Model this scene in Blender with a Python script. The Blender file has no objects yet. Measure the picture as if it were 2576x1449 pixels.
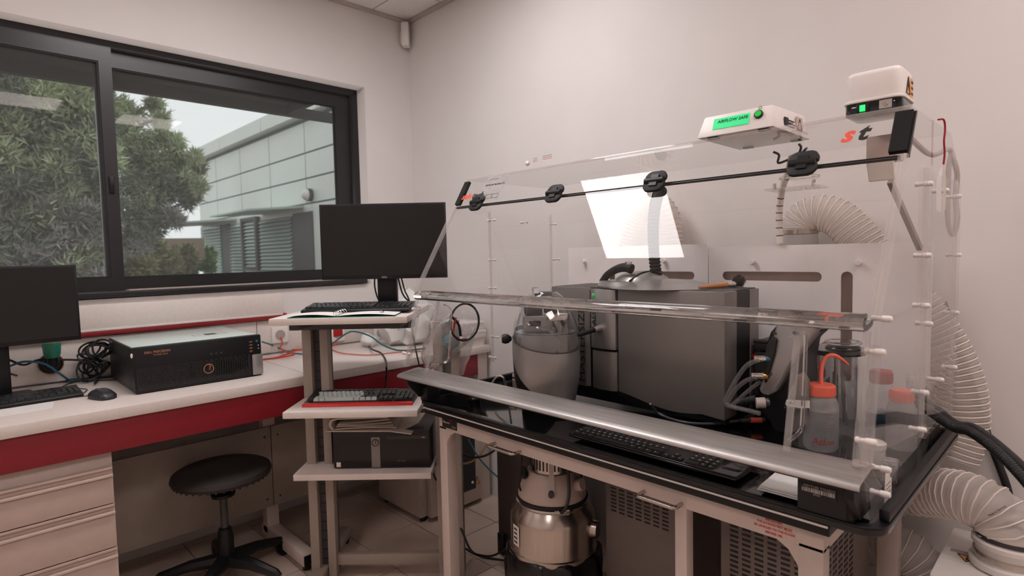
import bpy, bmesh, math, random
import numpy as np
from mathutils import Vector, Matrix, noise
random.seed(7)
SC = bpy.context.scene
COL = SC.collection
PI = math.pi

# ------------------------------------------------------------------ camera
FPX, IW, IH = 1448.95, 2576.0, 1449.0
CAM = Vector((3.2281, -2.2403, 1.43))
_y, _p, _r = (math.radians(a) for a in (45.7695, -3.3798, -1.2309))
FW = Vector((-math.sin(_y) * math.cos(_p), math.cos(_y) * math.cos(_p), math.sin(_p)))
_rt = Vector((math.cos(_y), math.sin(_y), 0)); _up = _rt.cross(FW)
RT = _rt * math.cos(_r) + _up * math.sin(_r)
UP = _up * math.cos(_r) - _rt * math.sin(_r)
cd = bpy.data.cameras.new('camera'); cam = bpy.data.objects.new('camera', cd); COL.objects.link(cam)
cam.matrix_world = Matrix(((RT.x, UP.x, -FW.x, CAM.x), (RT.y, UP.y, -FW.y, CAM.y), (RT.z, UP.z, -FW.z, CAM.z), (0, 0, 0, 1)))
cd.sensor_width = 36.0; cd.lens = FPX * 36.0 / IW; cd.clip_start = 0.02; cd.clip_end = 300
cd.dof.use_dof = True; cd.dof.focus_distance = 1.85; cd.dof.aperture_fstop = 3.6
SC.camera = cam

def px(u, v, **k):
    """a pixel of the photograph carried onto the plane x=, y= or z= of the room"""
    d = FW + RT * ((u - IW / 2) / FPX) - UP * ((v - IH / 2) / FPX)
    ax, val = next(iter(k.items())); i = 'xyz'.index(ax)
    return CAM + d * ((val - CAM[i]) / d[i])

# ------------------------------------------------------------------ world, exposure
w = bpy.data.worlds.new('overcast_sky'); SC.world = w; w.use_nodes = True
wn = w.node_tree.nodes; wl = w.node_tree.links; bg = wn['Background']
tc = wn.new('ShaderNodeTexCoord'); nz = wn.new('ShaderNodeTexNoise'); nz.inputs['Scale'].default_value = 2.2
rp = wn.new('ShaderNodeValToRGB'); rp.color_ramp.elements[0].position = .3; rp.color_ramp.elements[1].position = .75
rp.color_ramp.elements[0].color = (.84, .86, .87, 1); rp.color_ramp.elements[1].color = (.93, .94, .945, 1)
wl.new(tc.outputs['Generated'], nz.inputs['Vector']); wl.new(nz.outputs['Fac'], rp.inputs['Fac']); wl.new(rp.outputs['Color'], bg.inputs['Color'])
bg.inputs['Strength'].default_value = 1.08
SC.view_settings.view_transform = 'Standard'; SC.view_settings.look = 'None'
SC.view_settings.gamma = 1.0; SC.view_settings.use_curve_mapping = False
SC.view_settings.exposure = 0.0
SC.cycles.transparent_max_bounces = 40
SC.cycles.max_bounces = 14
SC.cycles.transmission_bounces = 14
SC.cycles.caustics_reflective = False; SC.cycles.caustics_refractive = False
SC.cycles.sample_clamp_indirect = 4.0
PANELS = {'panel_diffuser': ((1.0, .95, .945), 16.5), 'panel_diffuser_fill': ((1.0, .96, .96), 9.5), 'panel_diffuser_warm': ((1.0, .87, .835), 14.0)}   # the two near the hood are whiter, one an added fill; the others pinkish

# ------------------------------------------------------------------ materials
def lin(c):
    return tuple(((x / 255) / 12.92 if x / 255 <= .04045 else ((x / 255 + .055) / 1.055) ** 2.4) for x in c) + (1.0,)
MATS = {}
def mat(name, rgb, rough=.5, metal=0.0, var=.06, scale=30.0, bump=0.0, bscale=200.0, spec=.5, emit=0.0, ecol=None, stretch=None, coat=0.0):
    m = bpy.data.materials.new(name); m.use_nodes = True; N = m.node_tree.nodes; L = m.node_tree.links
    b = N['Principled BSDF']; c = lin(rgb)
    b.inputs['Roughness'].default_value = rough; b.inputs['Metallic'].default_value = metal
    b.inputs['Specular IOR Level'].default_value = spec; b.inputs['Coat Weight'].default_value = coat
    t = N.new('ShaderNodeTexCoord'); src = t.outputs['Object']
    if stretch:
        mp = N.new('ShaderNodeMapping'); mp.inputs['Scale'].default_value = stretch; L.new(src, mp.inputs['Vector']); src = mp.outputs['Vector']
    n = N.new('ShaderNodeTexNoise'); n.inputs['Scale'].default_value = scale; n.inputs['Detail'].default_value = 3; L.new(src, n.inputs['Vector'])
    r = N.new('ShaderNodeValToRGB'); r.color_ramp.elements[0].position = .3; r.color_ramp.elements[1].position = .7
    r.color_ramp.elements[0].color = tuple(x * (1 - var) for x in c[:3]) + (1,); r.color_ramp.elements[1].color = tuple(min(1, x * (1 + var)) for x in c[:3]) + (1,)
    L.new(n.outputs['Fac'], r.inputs['Fac']); L.new(r.outputs['Color'], b.inputs['Base Color'])
    if bump:
        n2 = N.new('ShaderNodeTexNoise'); n2.inputs['Scale'].default_value = bscale; L.new(src, n2.inputs['Vector'])
        bp = N.new('ShaderNodeBump'); bp.inputs['Strength'].default_value = bump; bp.inputs['Distance'].default_value = .002
        L.new(n2.outputs['Fac'], bp.inputs['Height']); L.new(bp.outputs['Normal'], b.inputs['Normal'])
    if emit:
        b.inputs['Emission Color'].default_value = (ecol or c)[:3] + (1,) if len((ecol or c)) < 4 else (ecol or c)
        b.inputs['Emission Strength'].default_value = emit
    MATS[name] = m; return m

def clear(name, tint=(1, 1, 1), gloss=1.0, rough=.02, ior=1.49, haze=0.0, hazecol=(.8, .8, .8)):
    """thin clear sheet: passes light straight through, reflects by Fresnel"""
    m = bpy.data.materials.new(name); m.use_nodes = True; N = m.node_tree.nodes; L = m.node_tree.links
    N.remove(N['Principled BSDF']); out = N['Material Output']
    t = N.new('ShaderNodeBsdfTransparent'); t.inputs['Color'].default_value = tuple(tint) + (1,)
    g = N.new('ShaderNodeBsdfGlossy'); g.inputs['Roughness'].default_value = rough
    fr = N.new('ShaderNodeFresnel'); fr.inputs['IOR'].default_value = ior
    ge = N.new('ShaderNodeNewGeometry'); inv = N.new('ShaderNodeMath'); inv.operation = 'SUBTRACT'; inv.inputs[0].default_value = 1
    L.new(ge.outputs['Backfacing'], inv.inputs[1])
    mu = N.new('ShaderNodeMath'); mu.operation = 'MULTIPLY'; L.new(fr.outputs['Fac'], mu.inputs[0]); L.new(inv.outputs[0], mu.inputs[1])
    m2 = N.new('ShaderNodeMath'); m2.operation = 'MULTIPLY'; L.new(mu.outputs[0], m2.inputs[0]); m2.inputs[1].default_value = gloss
    mx = N.new('ShaderNodeMixShader'); L.new(m2.outputs[0], mx.inputs['Fac']); L.new(t.outputs[0], mx.inputs[1]); L.new(g.outputs[0], mx.inputs[2])
    last = mx
    if haze:
        d = N.new('ShaderNodeBsdfDiffuse'); d.inputs['Color'].default_value = tuple(hazecol) + (1,)
        tr = N.new('ShaderNodeBsdfTranslucent'); tr.inputs['Color'].default_value = tuple(hazecol) + (1,)
        ad = N.new('ShaderNodeMixShader'); ad.inputs['Fac'].default_value = .4; L.new(d.outputs[0], ad.inputs[1]); L.new(tr.outputs[0], ad.inputs[2])
        mz = N.new('ShaderNodeMixShader')
        n = N.new('ShaderNodeTexNoise'); n.inputs['Scale'].default_value = 3
        ma = N.new('ShaderNodeMath'); ma.operation = 'MULTIPLY_ADD'; L.new(n.outputs['Fac'], ma.inputs[0]); ma.inputs[1].default_value = haze * .6; ma.inputs[2].default_value = haze * .7
        L.new(ma.outputs[0], mz.inputs['Fac']); L.new(mx.outputs[0], mz.inputs[1]); L.new(ad.outputs[0], mz.inputs[2]); last = mz
    L.new(last.outputs[0], out.inputs['Surface']); MATS[name] = m; return m

def glass(name, rgb, rough=0.0, ior=1.45):
    m = mat(name, rgb, rough, var=0.0); b = m.node_tree.nodes['Principled BSDF']
    b.inputs['Transmission Weight'].default_value = 1.0; b.inputs['IOR'].default_value = ior; return m

mat('wall_paint', (228, 223, 221), .85, var=.02, scale=3, bump=.05, bscale=90)
mat('ceiling_tile', (242, 238, 235), .9, var=.05, scale=120, bump=.3, bscale=300)
mat('ceiling_bar', (190, 180, 174), .6)
mat('joint_dark', (60, 52, 48), .8)
mat('floor_tile', (204, 184, 170), .38, var=.07, scale=9, bump=.05, bscale=60)
mat('grout', (120, 100, 88), .9)
mat('bench_white', (224, 214, 208), .35, var=.03, scale=60)
mat('panel_grey', (158, 146, 136), .6, var=.04)
mat('red_laminate', (138, 26, 40), .45, var=.05)
mat('red_trim', (140, 28, 36), .4)
mat('metal_white', (206, 190, 182), .45, var=.03)
mat('cream', (198, 178, 168), .4, var=.03)
mat('white_plastic', (236, 230, 226), .35, var=.02)
mat('label_white', (232, 226, 220), .5, var=.02)
mat('paper', (230, 228, 226), .8, var=.03, scale=8)
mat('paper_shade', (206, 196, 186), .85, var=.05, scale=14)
mat('frame_dark', (34, 34, 37), .32, var=.08, scale=12)
mat('black_plastic', (20, 21, 23), .42, var=.12, spec=.35)
mat('black_gloss', (10, 11, 13), .10, var=.1, coat=.3)
mat('black_screen', (13, 13, 14), .28, var=.02)
mat('black_rubber', (24, 24, 25), .65, var=.1)
mat('dark_grey', (62, 60, 60), .5, var=.08)
mat('key_black', (36, 40, 42), .38, var=.06)
mat('key_pale', (206, 218, 214), .4, var=.05)
mat('grey_silver', (134, 129, 126), .40, metal=.5, var=.05, scale=400)
mat('grey_silver_light', (166, 164, 163), .32, metal=.65, var=.04, scale=400)
mat('steel', (196, 186, 178), .22, metal=1.0, var=.08, scale=6, stretch=(60, 60, 1))
mat('steel_sill', (188, 184, 182), .44, metal=1.0, var=.14, scale=7, stretch=(1, 14, 14), bump=.05, bscale=80)
mat('chrome', (220, 218, 216), .12, metal=1.0)
mat('brass', (190, 150, 90), .3, metal=1.0)
mat('tower_top_sheen', (198, 214, 208), .28, metal=0.0, var=.03)  # pale mint puts the sky's reflection into the cover colour
mat('orange_plastic', (246, 112, 88), .4, var=.04)
mat('red_plastic', (170, 24, 26), .4)
mat('red_key_edge', (214, 22, 28), .35)
mat('green_led', (30, 180, 60), .3, emit=2.5, ecol=lin((30, 220, 90)))
mat('green_dim', (30, 140, 50), .3, emit=.5, ecol=lin((30, 200, 70)))
mat('lcd_green', (30, 180, 110), .4, emit=.55, ecol=lin((40, 235, 140)))
mat('lcd_ink', (8, 60, 34), .6)
mat('ink_black', (24, 22, 22), .6)
mat('ink_red', (206, 44, 36), .6)
mat('ink_orange', (238, 88, 66), .6)
mat('ink_white', (200, 196, 190), .6)
mat('ink_copper', (176, 120, 92), .5)
mat('sticker_yellow', (226, 160, 96), .6)
mat('cable_black', (20, 21, 23), .5)
mat('cable_blue', (34, 92, 120), .5)
mat('cable_teal', (20, 96, 104), .5)
mat('cable_red', (196, 60, 44), .5)
mat('cable_orange', (206, 110, 84), .5)
mat('cable_peach', (206, 158, 122), .5)
mat('cable_grey', (176, 164, 158), .5)
mat('cable_white', (214, 206, 200), .5)
mat('cable_darkgrey', (66, 66, 68), .45)
mat('wood', (186, 120, 76), .5, var=.15, scale=30, stretch=(1, 12, 12))
mat('bristle', (40, 32, 30), .9, bump=.5, bscale=400)
mat('seat_black', (40, 34, 32), .6, var=.1, bump=.1, bscale=200)
mat('green_tap', (40, 128, 104), .4)
mat('teal_cloth', (50, 130, 140), .7)
mat('board_pale', (240, 234, 233), .5, var=.02)
mat('slot_shade_brown', (196, 176, 166), .8)  # brown stands in for the shade behind the board slots
mat('bin_black', (16, 16, 17), .22, var=.2, bump=.6, bscale=25)
mat('chiller_grey', (116, 104, 98), .5, var=.04)
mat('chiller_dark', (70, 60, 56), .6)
mat('string_red', (150, 16, 24), .7)
mat('spiral_white', (236, 226, 218), .5)
mat('tree_bark', (70, 56, 48), .9, var=.3, scale=12)
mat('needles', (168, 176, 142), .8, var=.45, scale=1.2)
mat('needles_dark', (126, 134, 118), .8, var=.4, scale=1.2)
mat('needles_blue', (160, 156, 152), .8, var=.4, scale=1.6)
mat('hedge_leaf', (156, 156, 116), .8, var=.5, scale=3)
mat('shrub_leaf', (120, 156, 88), .8, var=.4, scale=3)
mat('earth', (120, 104, 92), .95, var=.3, scale=2)
mat('facade_panel', (226, 230, 224), .45, metal=.1, var=.03, scale=1)
mat('facade_joint', (120, 130, 128), .8)
mat('facade_glass', (120, 160, 140), .15, var=.05)
mat('louver', (190, 204, 198), .5, var=.03)
mat('soffit', (60, 60, 62), .6)
mat('tan_wall', (170, 150, 132), .9)
clear('window_glass', (.94, .96, .955), .4, .01, 1.52, haze=.07, hazecol=(.66, .68, .68))
clear('acrylic', (.998, .996, .995), .75, .012, 1.49)
clear('acrylic_door', (.996, .992, .990), 1.0, .01, 1.49)
clear('acrylic_strip', (.95, .935, .925), 1.3, .06, 1.49, haze=.20, hazecol=(.9, .87, .86))
clear('film', (.93, .92, .92), 2.4, .08, 1.5, haze=.26, hazecol=(.85, .84, .84))
clear('duct_film', (.93, .90, .87), .7, .25, 1.45, haze=.46, hazecol=(.90, .86, .83))
clear('bottle_film', (.92, .92, .93), .7, .2, 1.45, haze=.33, hazecol=(.86, .86, .86))
clear('tube_clear', (.86, .85, .84), 1.2, .08, 1.5, haze=.12, hazecol=(.8, .78, .76))
clear('hood_cover', (.88, .89, .90), 2.2, .03, 1.5, haze=.05)
glass('acrylic_bar', (250, 246, 244), .02, 1.49)
glass('clear_glass', (250, 250, 250), .0, 1.45)
clear('bottle_blue', (.10, .25, .36), .7, .15, 1.4, haze=.3, hazecol=(.1, .3, .42))
clear('bottle_water', (.80, .82, .84), .6, .15, 1.4, haze=.36, hazecol=(.74, .74, .75))

# emission diffusers for the ceiling panels
for _k, (_c, _s) in PANELS.items():
    m = bpy.data.materials.new(_k); m.use_nodes = True
    b = m.node_tree.nodes['Principled BSDF']; b.inputs['Base Color'].default_value = (.9, .9, .9, 1)
    b.inputs['Emission Color'].default_value = _c + (1,); b.inputs['Emission Strength'].default_value = _s
    MATS[_k] = m

# ------------------------------------------------------------------ mesh builder
class B:
    def __init__(s): s.v = []; s.f = []
    def add(s, vs, fs):
        o = len(s.v); s.v += [tuple(p) for p in vs]; s.f += [tuple(i + o for i in q) for q in fs]; return s
    def box(s, x0, x1, y0, y1, z0, z1):
        if x0 > x1: x0, x1 = x1, x0
        if y0 > y1: y0, y1 = y1, y0
        if z0 > z1: z0, z1 = z1, z0
        return s.add([(x0, y0, z0), (x1, y0, z0), (x1, y1, z0), (x0, y1, z0), (x0, y0, z1), (x1, y0, z1), (x1, y1, z1), (x0, y1, z1)],
                     [(0, 3, 2, 1), (4, 5, 6, 7), (0, 1, 5, 4), (1, 2, 6, 5), (2, 3, 7, 6), (3, 0, 4, 7)])
    def bar(s, a, b, w, h, up=(0, 0, 1)):
        a = Vector(a); b = Vector(b); d = (b - a).normalized(); u = Vector(up)
        if abs(d.dot(u)) > .98: u = Vector((0, 1, 0))
        r = d.cross(u).normalized(); u = r.cross(d)
        c = []
        for e in (a, b):
            for (i, j) in ((-1, -1), (1, -1), (1, 1), (-1, 1)): c.append(e + r * (i * w / 2) + u * (j * h / 2))
        return s.add(c, [(0, 1, 2, 3), (7, 6, 5, 4), (0, 4, 5, 1), (1, 5, 6, 2), (2, 6, 7, 3), (3, 7, 4, 0)])
    def tube(s, pts, r, n=8, closed=False, caps=True):
        pts = [Vector(p) for p in pts]; m_ = len(pts); rs = r if isinstance(r, (list, tuple)) else [r] * m_
        T = []
        for i in range(m_):
            a = pts[(i - 1) % m_] if (closed or i > 0) else pts[i]; c = pts[(i + 1) % m_] if (closed or i < m_ - 1) else pts[i]
            T.append((c - a).normalized() if (c - a).length > 1e-9 else Vector((0, 0, 1)))
        u = Vector((0, 0, 1)) if abs(T[0].z) < .9 else Vector((1, 0, 0))
        vs = []
        for i in range(m_):
            u = (u - T[i] * u.dot(T[i])); u = u.normalized() if u.length > 1e-6 else T[i].orthogonal().normalized()
            w_ = T[i].cross(u)
            for k in range(n):
                a = 2 * PI * k / n; vs.append(pts[i] + (u * math.cos(a) + w_ * math.sin(a)) * rs[i])
        fs = []
        for i in range(m_ if closed else m_ - 1):
            j = (i + 1) % m_
            for k in range(n): fs.append((i * n + k, i * n + (k + 1) % n, j * n + (k + 1) % n, j * n + k))
        if caps and not closed: fs += [tuple(range(n - 1, -1, -1)), tuple((m_ - 1) * n + k for k in range(n))]
        return s.add(vs, fs)
    def cyl(s, a, b, r0, r1=None, n=16): return s.tube([a, b], [r0, r0 if r1 is None else r1], n)
    def lathe(s, prof, c=(0, 0, 0), n=28, axis='z', caps=True):
        vs = []; fs = []
        for (r, h) in prof:
            for k in range(n):
                a = 2 * PI * k / n; p = (r * math.cos(a), r * math.sin(a), h)
                if axis == 'x': p = (p[2], p[0], p[1])
                if axis == 'y': p = (p[1], p[2], p[0])
                vs.append((c[0] + p[0], c[1] + p[1], c[2] + p[2]))
        for i in range(len(prof) - 1):
            for k in range(n): fs.append((i * n + k, i * n + (k + 1) % n, (i + 1) * n + (k + 1) % n, (i + 1) * n + k))
        if caps: fs += [tuple(range(n - 1, -1, -1)), tuple((len(prof) - 1) * n + k for k in range(n))]
        return s.add(vs, fs)
    def prism(s, poly, axis, a0, a1):
        """poly of 2D points in the plane across axis (x: y,z / y: x,z / z: x,y)"""
        def P(p, a): return {'x': (a, p[0], p[1]), 'y': (p[0], a, p[1]), 'z': (p[0], p[1], a)}[axis]
        n = len(poly); vs = [P(p, a0) for p in poly] + [P(p, a1) for p in poly]
        return s.add(vs, [tuple(range(n)), tuple(range(2 * n - 1, n - 1, -1))] + [(i, i + n, (i + 1) % n + n, (i + 1) % n) for i in range(n)])
    def quad(s, *p): return s.add(p, [tuple(range(len(p)))])
    def ball(s, c, r, n=12, sq=(1, 1, 1)):
        prof = [(math.sin(PI * i / n) * r + 1e-5, -math.cos(PI * i / n) * r) for i in range(n + 1)]
        o = len(s.v); s.lathe(prof, (0, 0, 0), n * 2)
        s.v[o:] = [(c[0] + x * sq[0], c[1] + y * sq[1], c[2] + z * sq[2]) for x, y, z in s.v[o:]]; return s
    def torus(s, c, R, r, axis='z', n=32, m_=8, sq=(1, 1)):
        pts = []
        for k in range(n):
            a = 2 * PI * k / n; p = (R * math.cos(a) * sq[0], R * math.sin(a) * sq[1])
            pts.append({'z': (c[0] + p[0], c[1] + p[1], c[2]), 'x': (c[0], c[1] + p[0], c[2] + p[1]), 'y': (c[0] + p[0], c[1], c[2] + p[1])}[axis])
        return s.tube(pts, r, m_, closed=True)

def xf(o):
    return Matrix.LocRotScale(o.location, o.rotation_euler, o.scale)
def tag(o, label=None, cat=None, group=None, kind=None):
    if label: o['label'] = label
    if cat: o['category'] = cat
    if group: o['group'] = group
    if kind: o['kind'] = kind
    return o
def finish(me, bevel=0, seg=2, smooth=True, angle=38):
    bm = bmesh.new(); bm.from_mesh(me)
    bmesh.ops.recalc_face_normals(bm, faces=bm.faces)
    if bevel:
        es = [e for e in bm.edges if len(e.link_faces) == 2 and e.calc_face_angle(0) > .5]
        bmesh.ops.bevel(bm, geom=es, offset=bevel, segments=seg, profile=.5, affect='EDGES', clamp_overlap=True)
    bm.to_mesh(me); bm.free()
    if smooth:
        me.polygons.foreach_set('use_smooth', [True] * len(me.polygons)); me.set_sharp_from_angle(angle=math.radians(angle))
def mesh_of(b, name, m, bevel=0, seg=2, smooth=True, angle=38, recalc=True):
    me = bpy.data.meshes.new(name); me.from_pydata([tuple(p) for p in b.v], [], b.f); me.materials.append(MATS[m])
    if recalc: finish(me, bevel, seg, smooth, angle)
    return me
def put(name, me, parent=None, loc=(0, 0, 0), rot=(0, 0, 0), world=False):
    o = bpy.data.objects.new(name, me); COL.objects.link(o); o.location = loc; o.rotation_euler = rot
    if parent is not None:
        o.parent = parent
        if world:
            mm = xf(parent)
            if parent.parent is not None: mm = xf(parent.parent) @ parent.matrix_parent_inverse @ mm if True else mm
            o.matrix_parent_inverse = mm.inverted()
    return o
def obj(name, b, m, parent=None, bevel=0, seg=2, smooth=True, angle=38, world=True, loc=(0, 0, 0), rot=(0, 0, 0), recalc=True):
    """one mesh object; world=True: the coordinates are the room's own even under a parent"""
    return put(name, mesh_of(b, name, m, bevel, seg, smooth, angle, recalc), parent, loc, rot, world)
def thing(name, label, cat, loc=(0, 0, 0), rz=0, group=None):
    o = bpy.data.objects.new(name, None); COL.objects.link(o); o.location = loc; o.rotation_euler = (0, 0, rz); o.empty_display_size = .05
    return tag(o, label, cat, group)
def struct(name, b, m, parent=None, **k):
    o = obj(name, b, m, parent, **k)
    if parent is None: o['kind'] = 'structure'
    return o
def copy_tree(o, parent=None):
    c = o.copy(); COL.objects.link(c)
    if parent is not None: c.parent = parent
    for ch in list(o.children): copy_tree(ch, c)
    return c
def text(name, s, size, m, parent, origin, right, up, shear=0.0, depth=.0004, align='LEFT', sx=1.0, world=True, bold=0.0):
    """flat lettering laid on a surface: origin, the direction it reads in and its up direction"""
    cu = bpy.data.curves.new(name, 'FONT'); cu.body = s; cu.size = size; cu.shear = shear; cu.align_x = align; cu.align_y = 'BOTTOM_BASELINE'
    cu.extrude = depth; cu.resolution_u = 2; cu.offset = bold
    t = bpy.data.objects.new('tmp', cu); me = bpy.data.meshes.new_from_object(t); bpy.data.objects.remove(t); bpy.data.curves.remove(cu)
    r = Vector(right).normalized(); u = Vector(up); u = (u - r * u.dot(r)).normalized(); n = r.cross(u)
    M = Matrix(((r.x * sx, u.x, n.x, origin[0]), (r.y * sx, u.y, n.y, origin[1]), (r.z * sx, u.z, n.z, origin[2]), (0, 0, 0, 1)))
    me.transform(M); me.materials.clear(); me.materials.append(MATS[m]); me.name = name
    return put(name, me, parent, world=world)
def plate(name, outer, holes, axis, a0, a1, m, parent=None, world=True):
    """a sheet with holes; 2D loops in the plane across axis"""
    cu = bpy.data.curves.new(name, 'CURVE'); cu.dimensions = '2D'; cu.fill_mode = 'BOTH'; cu.extrude = abs(a1 - a0) / 2
    for lp in [outer] + list(holes):
        sp = cu.splines.new('POLY'); sp.points.add(len(lp) - 1); sp.use_cyclic_u = True
        for q, p in zip(sp.points, lp): q.co = (p[0], p[1], 0, 1)
    t = bpy.data.objects.new('tmp', cu); me = bpy.data.meshes.new_from_object(t); bpy.data.objects.remove(t); bpy.data.curves.remove(cu)
    c = (a0 + a1) / 2
    M = {'z': Matrix(((1, 0, 0, 0), (0, 1, 0, 0), (0, 0, 1, c), (0, 0, 0, 1))), 'y': Matrix(((1, 0, 0, 0), (0, 0, 1, c), (0, 1, 0, 0), (0, 0, 0, 1))),
         'x': Matrix(((0, 0, 1, c), (1, 0, 0, 0), (0, 1, 0, 0), (0, 0, 0, 1)))}[axis]
    me.transform(M); me.materials.clear(); me.materials.append(MATS[m]); me.name = name
    bm = bmesh.new(); bm.from_mesh(me); bmesh.ops.remove_doubles(bm, verts=bm.verts, dist=1e-6); bmesh.ops.recalc_face_normals(bm, faces=bm.faces); bm.to_mesh(me); bm.free()
    return put(name, me, parent, world=world)
def rrect(x0, x1, y0, y1, r, n=5):
    out = []
    for (cx, cy, a) in ((x1 - r, y1 - r, 0), (x0 + r, y1 - r, 90), (x0 + r, y0 + r, 180), (x1 - r, y0 + r, 270)):
        for k in range(n + 1):
            t = math.radians(a + 90 * k / n); out.append((cx + r * math.cos(t), cy + r * math.sin(t)))
    return out
def spline(pts, n=8):
    """Catmull-Rom through the points"""
    P = [Vector(p) for p in pts]; P = [P[0] * 2 - P[1]] + P + [P[-1] * 2 - P[-2]]; out = []
    for i in range(1, len(P) - 2):
        for k in range(n):
            t = k / n; a, b_, c, d = P[i - 1], P[i], P[i + 1], P[i + 2]
            out.append(.5 * ((2 * b_) + (c - a) * t + (2 * a - 5 * b_ + 4 * c - d) * t * t + (3 * b_ - a - 3 * c + d) * t ** 3))
    out.append(P[-2]); return out
def cable(name, pts, r, m, label, parent=None, n=8, group=None, sides=6, cat='cable', world=True):
    o = obj(name, B().tube(spline(pts, n), r, sides), m, parent, world=world)
    if parent is None: tag(o, label, cat, group)
    return o

# ================================================================== THE ROOM
RX, RY, RZ = 5.6, -5.0, 2.963
# floor with its tiles
floor = struct('floor', B().box(-.02, RX, RY, .02, -.06, -.004), 'grout')
TS, TX, TY = .3122, 1.3092, -.5371
tile_me = mesh_of(B().box(.002, TS - .002, .002, TS - .002, -.012, 0), 'floor_tile', 'floor_tile', bevel=.0012, seg=1)
rest = B(); i0 = int(math.floor((0 - TX) / TS)); j1 = int(math.ceil((0 - TY) / TS))
for i in range(i0, i0 + 20):
    for j in range(j1 - 17, j1):
        x = TX + i * TS; y = TY + j * TS
        if x > RX or y < RY - TS: continue
        cx0, cx1, cy0, cy1 = max(x, 0), min(x + TS, RX), max(y, RY), min(y + TS, 0)
        if cx1 - cx0 < .01 or cy1 - cy0 < .01: continue
        full = cx1 - cx0 > TS - 1e-6 and cy1 - cy0 > TS - 1e-6
        if x < 3.2 and y > -2.4:
            if full: put('tile', tile_me, floor, (x, y, 0))
            else: obj('tile', B().box(cx0 + .002, cx1 - .002, cy0 + .002, cy1 - .002, -.012, 0), 'floor_tile', floor)
        else: rest.box(cx0 + .002, cx1 - .002, cy0 + .002, cy1 - .002, -.012, 0)
tag(obj('far_tile_field', rest, 'floor_tile', floor), kind='stuff')
# ceiling with its tiles
ceil = struct('ceiling', B().box(-.02, RX, RY, .02, RZ + .006, RZ + .08), 'joint_dark')
for i in range(-1, 9):
    for j in range(-1, 8):
        x0, x1 = max(.02, .384 + .6 * i), min(RX, .384 + .6 * (i + 1)); y1, y0 = min(-.02, -.273 - .6 * j), max(RY, -.273 - .6 * (j + 1))
        if x1 - x0 > .02 and y1 - y0 > .02:
            obj('ceiling_panel', B().box(x0 + .004, x1 - .004, y0 + .004, y1 - .004, RZ, RZ + .012), 'ceiling_tile', ceil)
struct('trim_1', B().box(0, .022, RY, 0, RZ - .02, RZ + .004), 'ceiling_bar')
struct('trim_2', B().box(.022, RX, -.022, 0, RZ - .02, RZ + .004), 'ceiling_bar')
# walls
WY0, WY1, WZ0, WZ1 = -2.98, -.338, 1.262, 2.482
wl_ = plate('wall_window', [(RY, -.06), (.25, -.06), (.25, RZ + .08), (RY, RZ + .08)], [[(WY0, WZ0), (WY1, WZ0), (WY1, WZ1), (WY0, WZ1)]], 'x', -.25, 0, 'wall_paint')
wl_['kind'] = 'structure'
struct('wall_right', B().box(0, RX, 0, .25, -.06, RZ + .08), 'wall_paint')
struct('wall_rear', B().box(-.25, RX + .25, RY - .25, RY, -.06, RZ + .08), 'wall_paint')
struct('wall_side', B().box(RX, RX + .25, RY, .25, -.06, RZ + .08), 'wall_paint')
# sliding window
win = thing('window_1', None, None, (-.1, (WY0 + WY1) / 2, WZ0)); win['kind'] = 'structure'
plate('window_frame', [(WY0, WZ0), (WY1, WZ0), (WY1, WZ1), (WY0, WZ1)], [[(WY0 + .035, WZ0 + .035), (WY1 - .035, WZ0 + .035), (WY1 - .035, WZ1 - .033), (WY0 + .035, WZ1 - .033)]], 'x', -.185, -.0935, 'frame_dark', win)
def sash(y0, y1, gy0, gy1, gz0, gz1, z0, z1, xa, xb):
    s = plate('sash', [(y0, z0), (y1, z0), (y1, z1), (y0, z1)], [[(gy0, gz0), (gy1, gz0), (gy1, gz1), (gy0, gz1)]], 'x', xa, xb, 'frame_dark', win)
    obj('glass_pane', B().box((xa + xb) / 2 - .003, (xa + xb) / 2 + .003, gy0 - .004, gy1 + .004, gz0 - .004, gz1 + .004), 'window_glass', s)
    plate('glazing_bead', [(gy0, gz0), (gy1, gz0), (gy1, gz1), (gy0, gz1)], [[(gy0 + .008, gz0 + .008), (gy1 - .008, gz0 + .008), (gy1 - .008, gz1 - .008), (gy0 + .008, gz1 - .008)]], 'x', xb - .012, xb - .004, 'black_rubber', s)
sash(WY0 + .02, -1.636, WY0 + .08, -1.688, 1.356, 2.376, 1.285, 2.449, -.124, -.088)
sash(-1.70, WY1 - .03, -1.645, -.474, 1.352, 2.368, 1.285, 2.449, -.168, -.13)
obj('window_sill', B().box(-.10, .022, WY0, -.376, 1.268, 1.296), 'frame_dark', win, bevel=.003)
obj('track', B().box(-.086, .0, -1.636, WY1 - .01, 1.296, 1.299), 'cream', win)
obj('sash_catch', B().box(-.09, -.078, -1.675, -1.655, 1.76, 1.84), 'black_plastic', win, bevel=.002)

# ceiling light panels
def light_panel(cx, cy, label, dm='panel_diffuser_warm'):
    t = thing('ceiling_light', label, 'ceiling light', (cx, cy, RZ - .018))
    h = .30
    plate('frame', [(-h, -h), (h, -h), (h, h), (-h, h)], [[(-h + .02, -h + .02), (h - .02, -h + .02), (h - .02, h - .02), (-h + .02, h - .02)]], 'z', .0, .018, 'white_plastic', t, world=False)
    obj('diffuser', B().box(-h + .02, h - .02, -h + .02, h - .02, .006, .012), dm, t, world=False)
light_panel(1.24, -1.46, 'square ceiling light panel mirrored in the sloping clear hood door', 'panel_diffuser')
light_panel(1.46, -.80, 'added ceiling light panel brightening the wall above the hood left end', 'panel_diffuser_fill')  # added unseen lamp that brightens the wall near the hood
light_panel(3.62, -1.68, 'square ceiling light panel over the middle of the room')
light_panel(3.80, -.60, 'square ceiling light panel close to the wall behind the hood')
light_panel(1.24, -3.86, 'square ceiling light panel nearest the rear wall and window')
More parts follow.
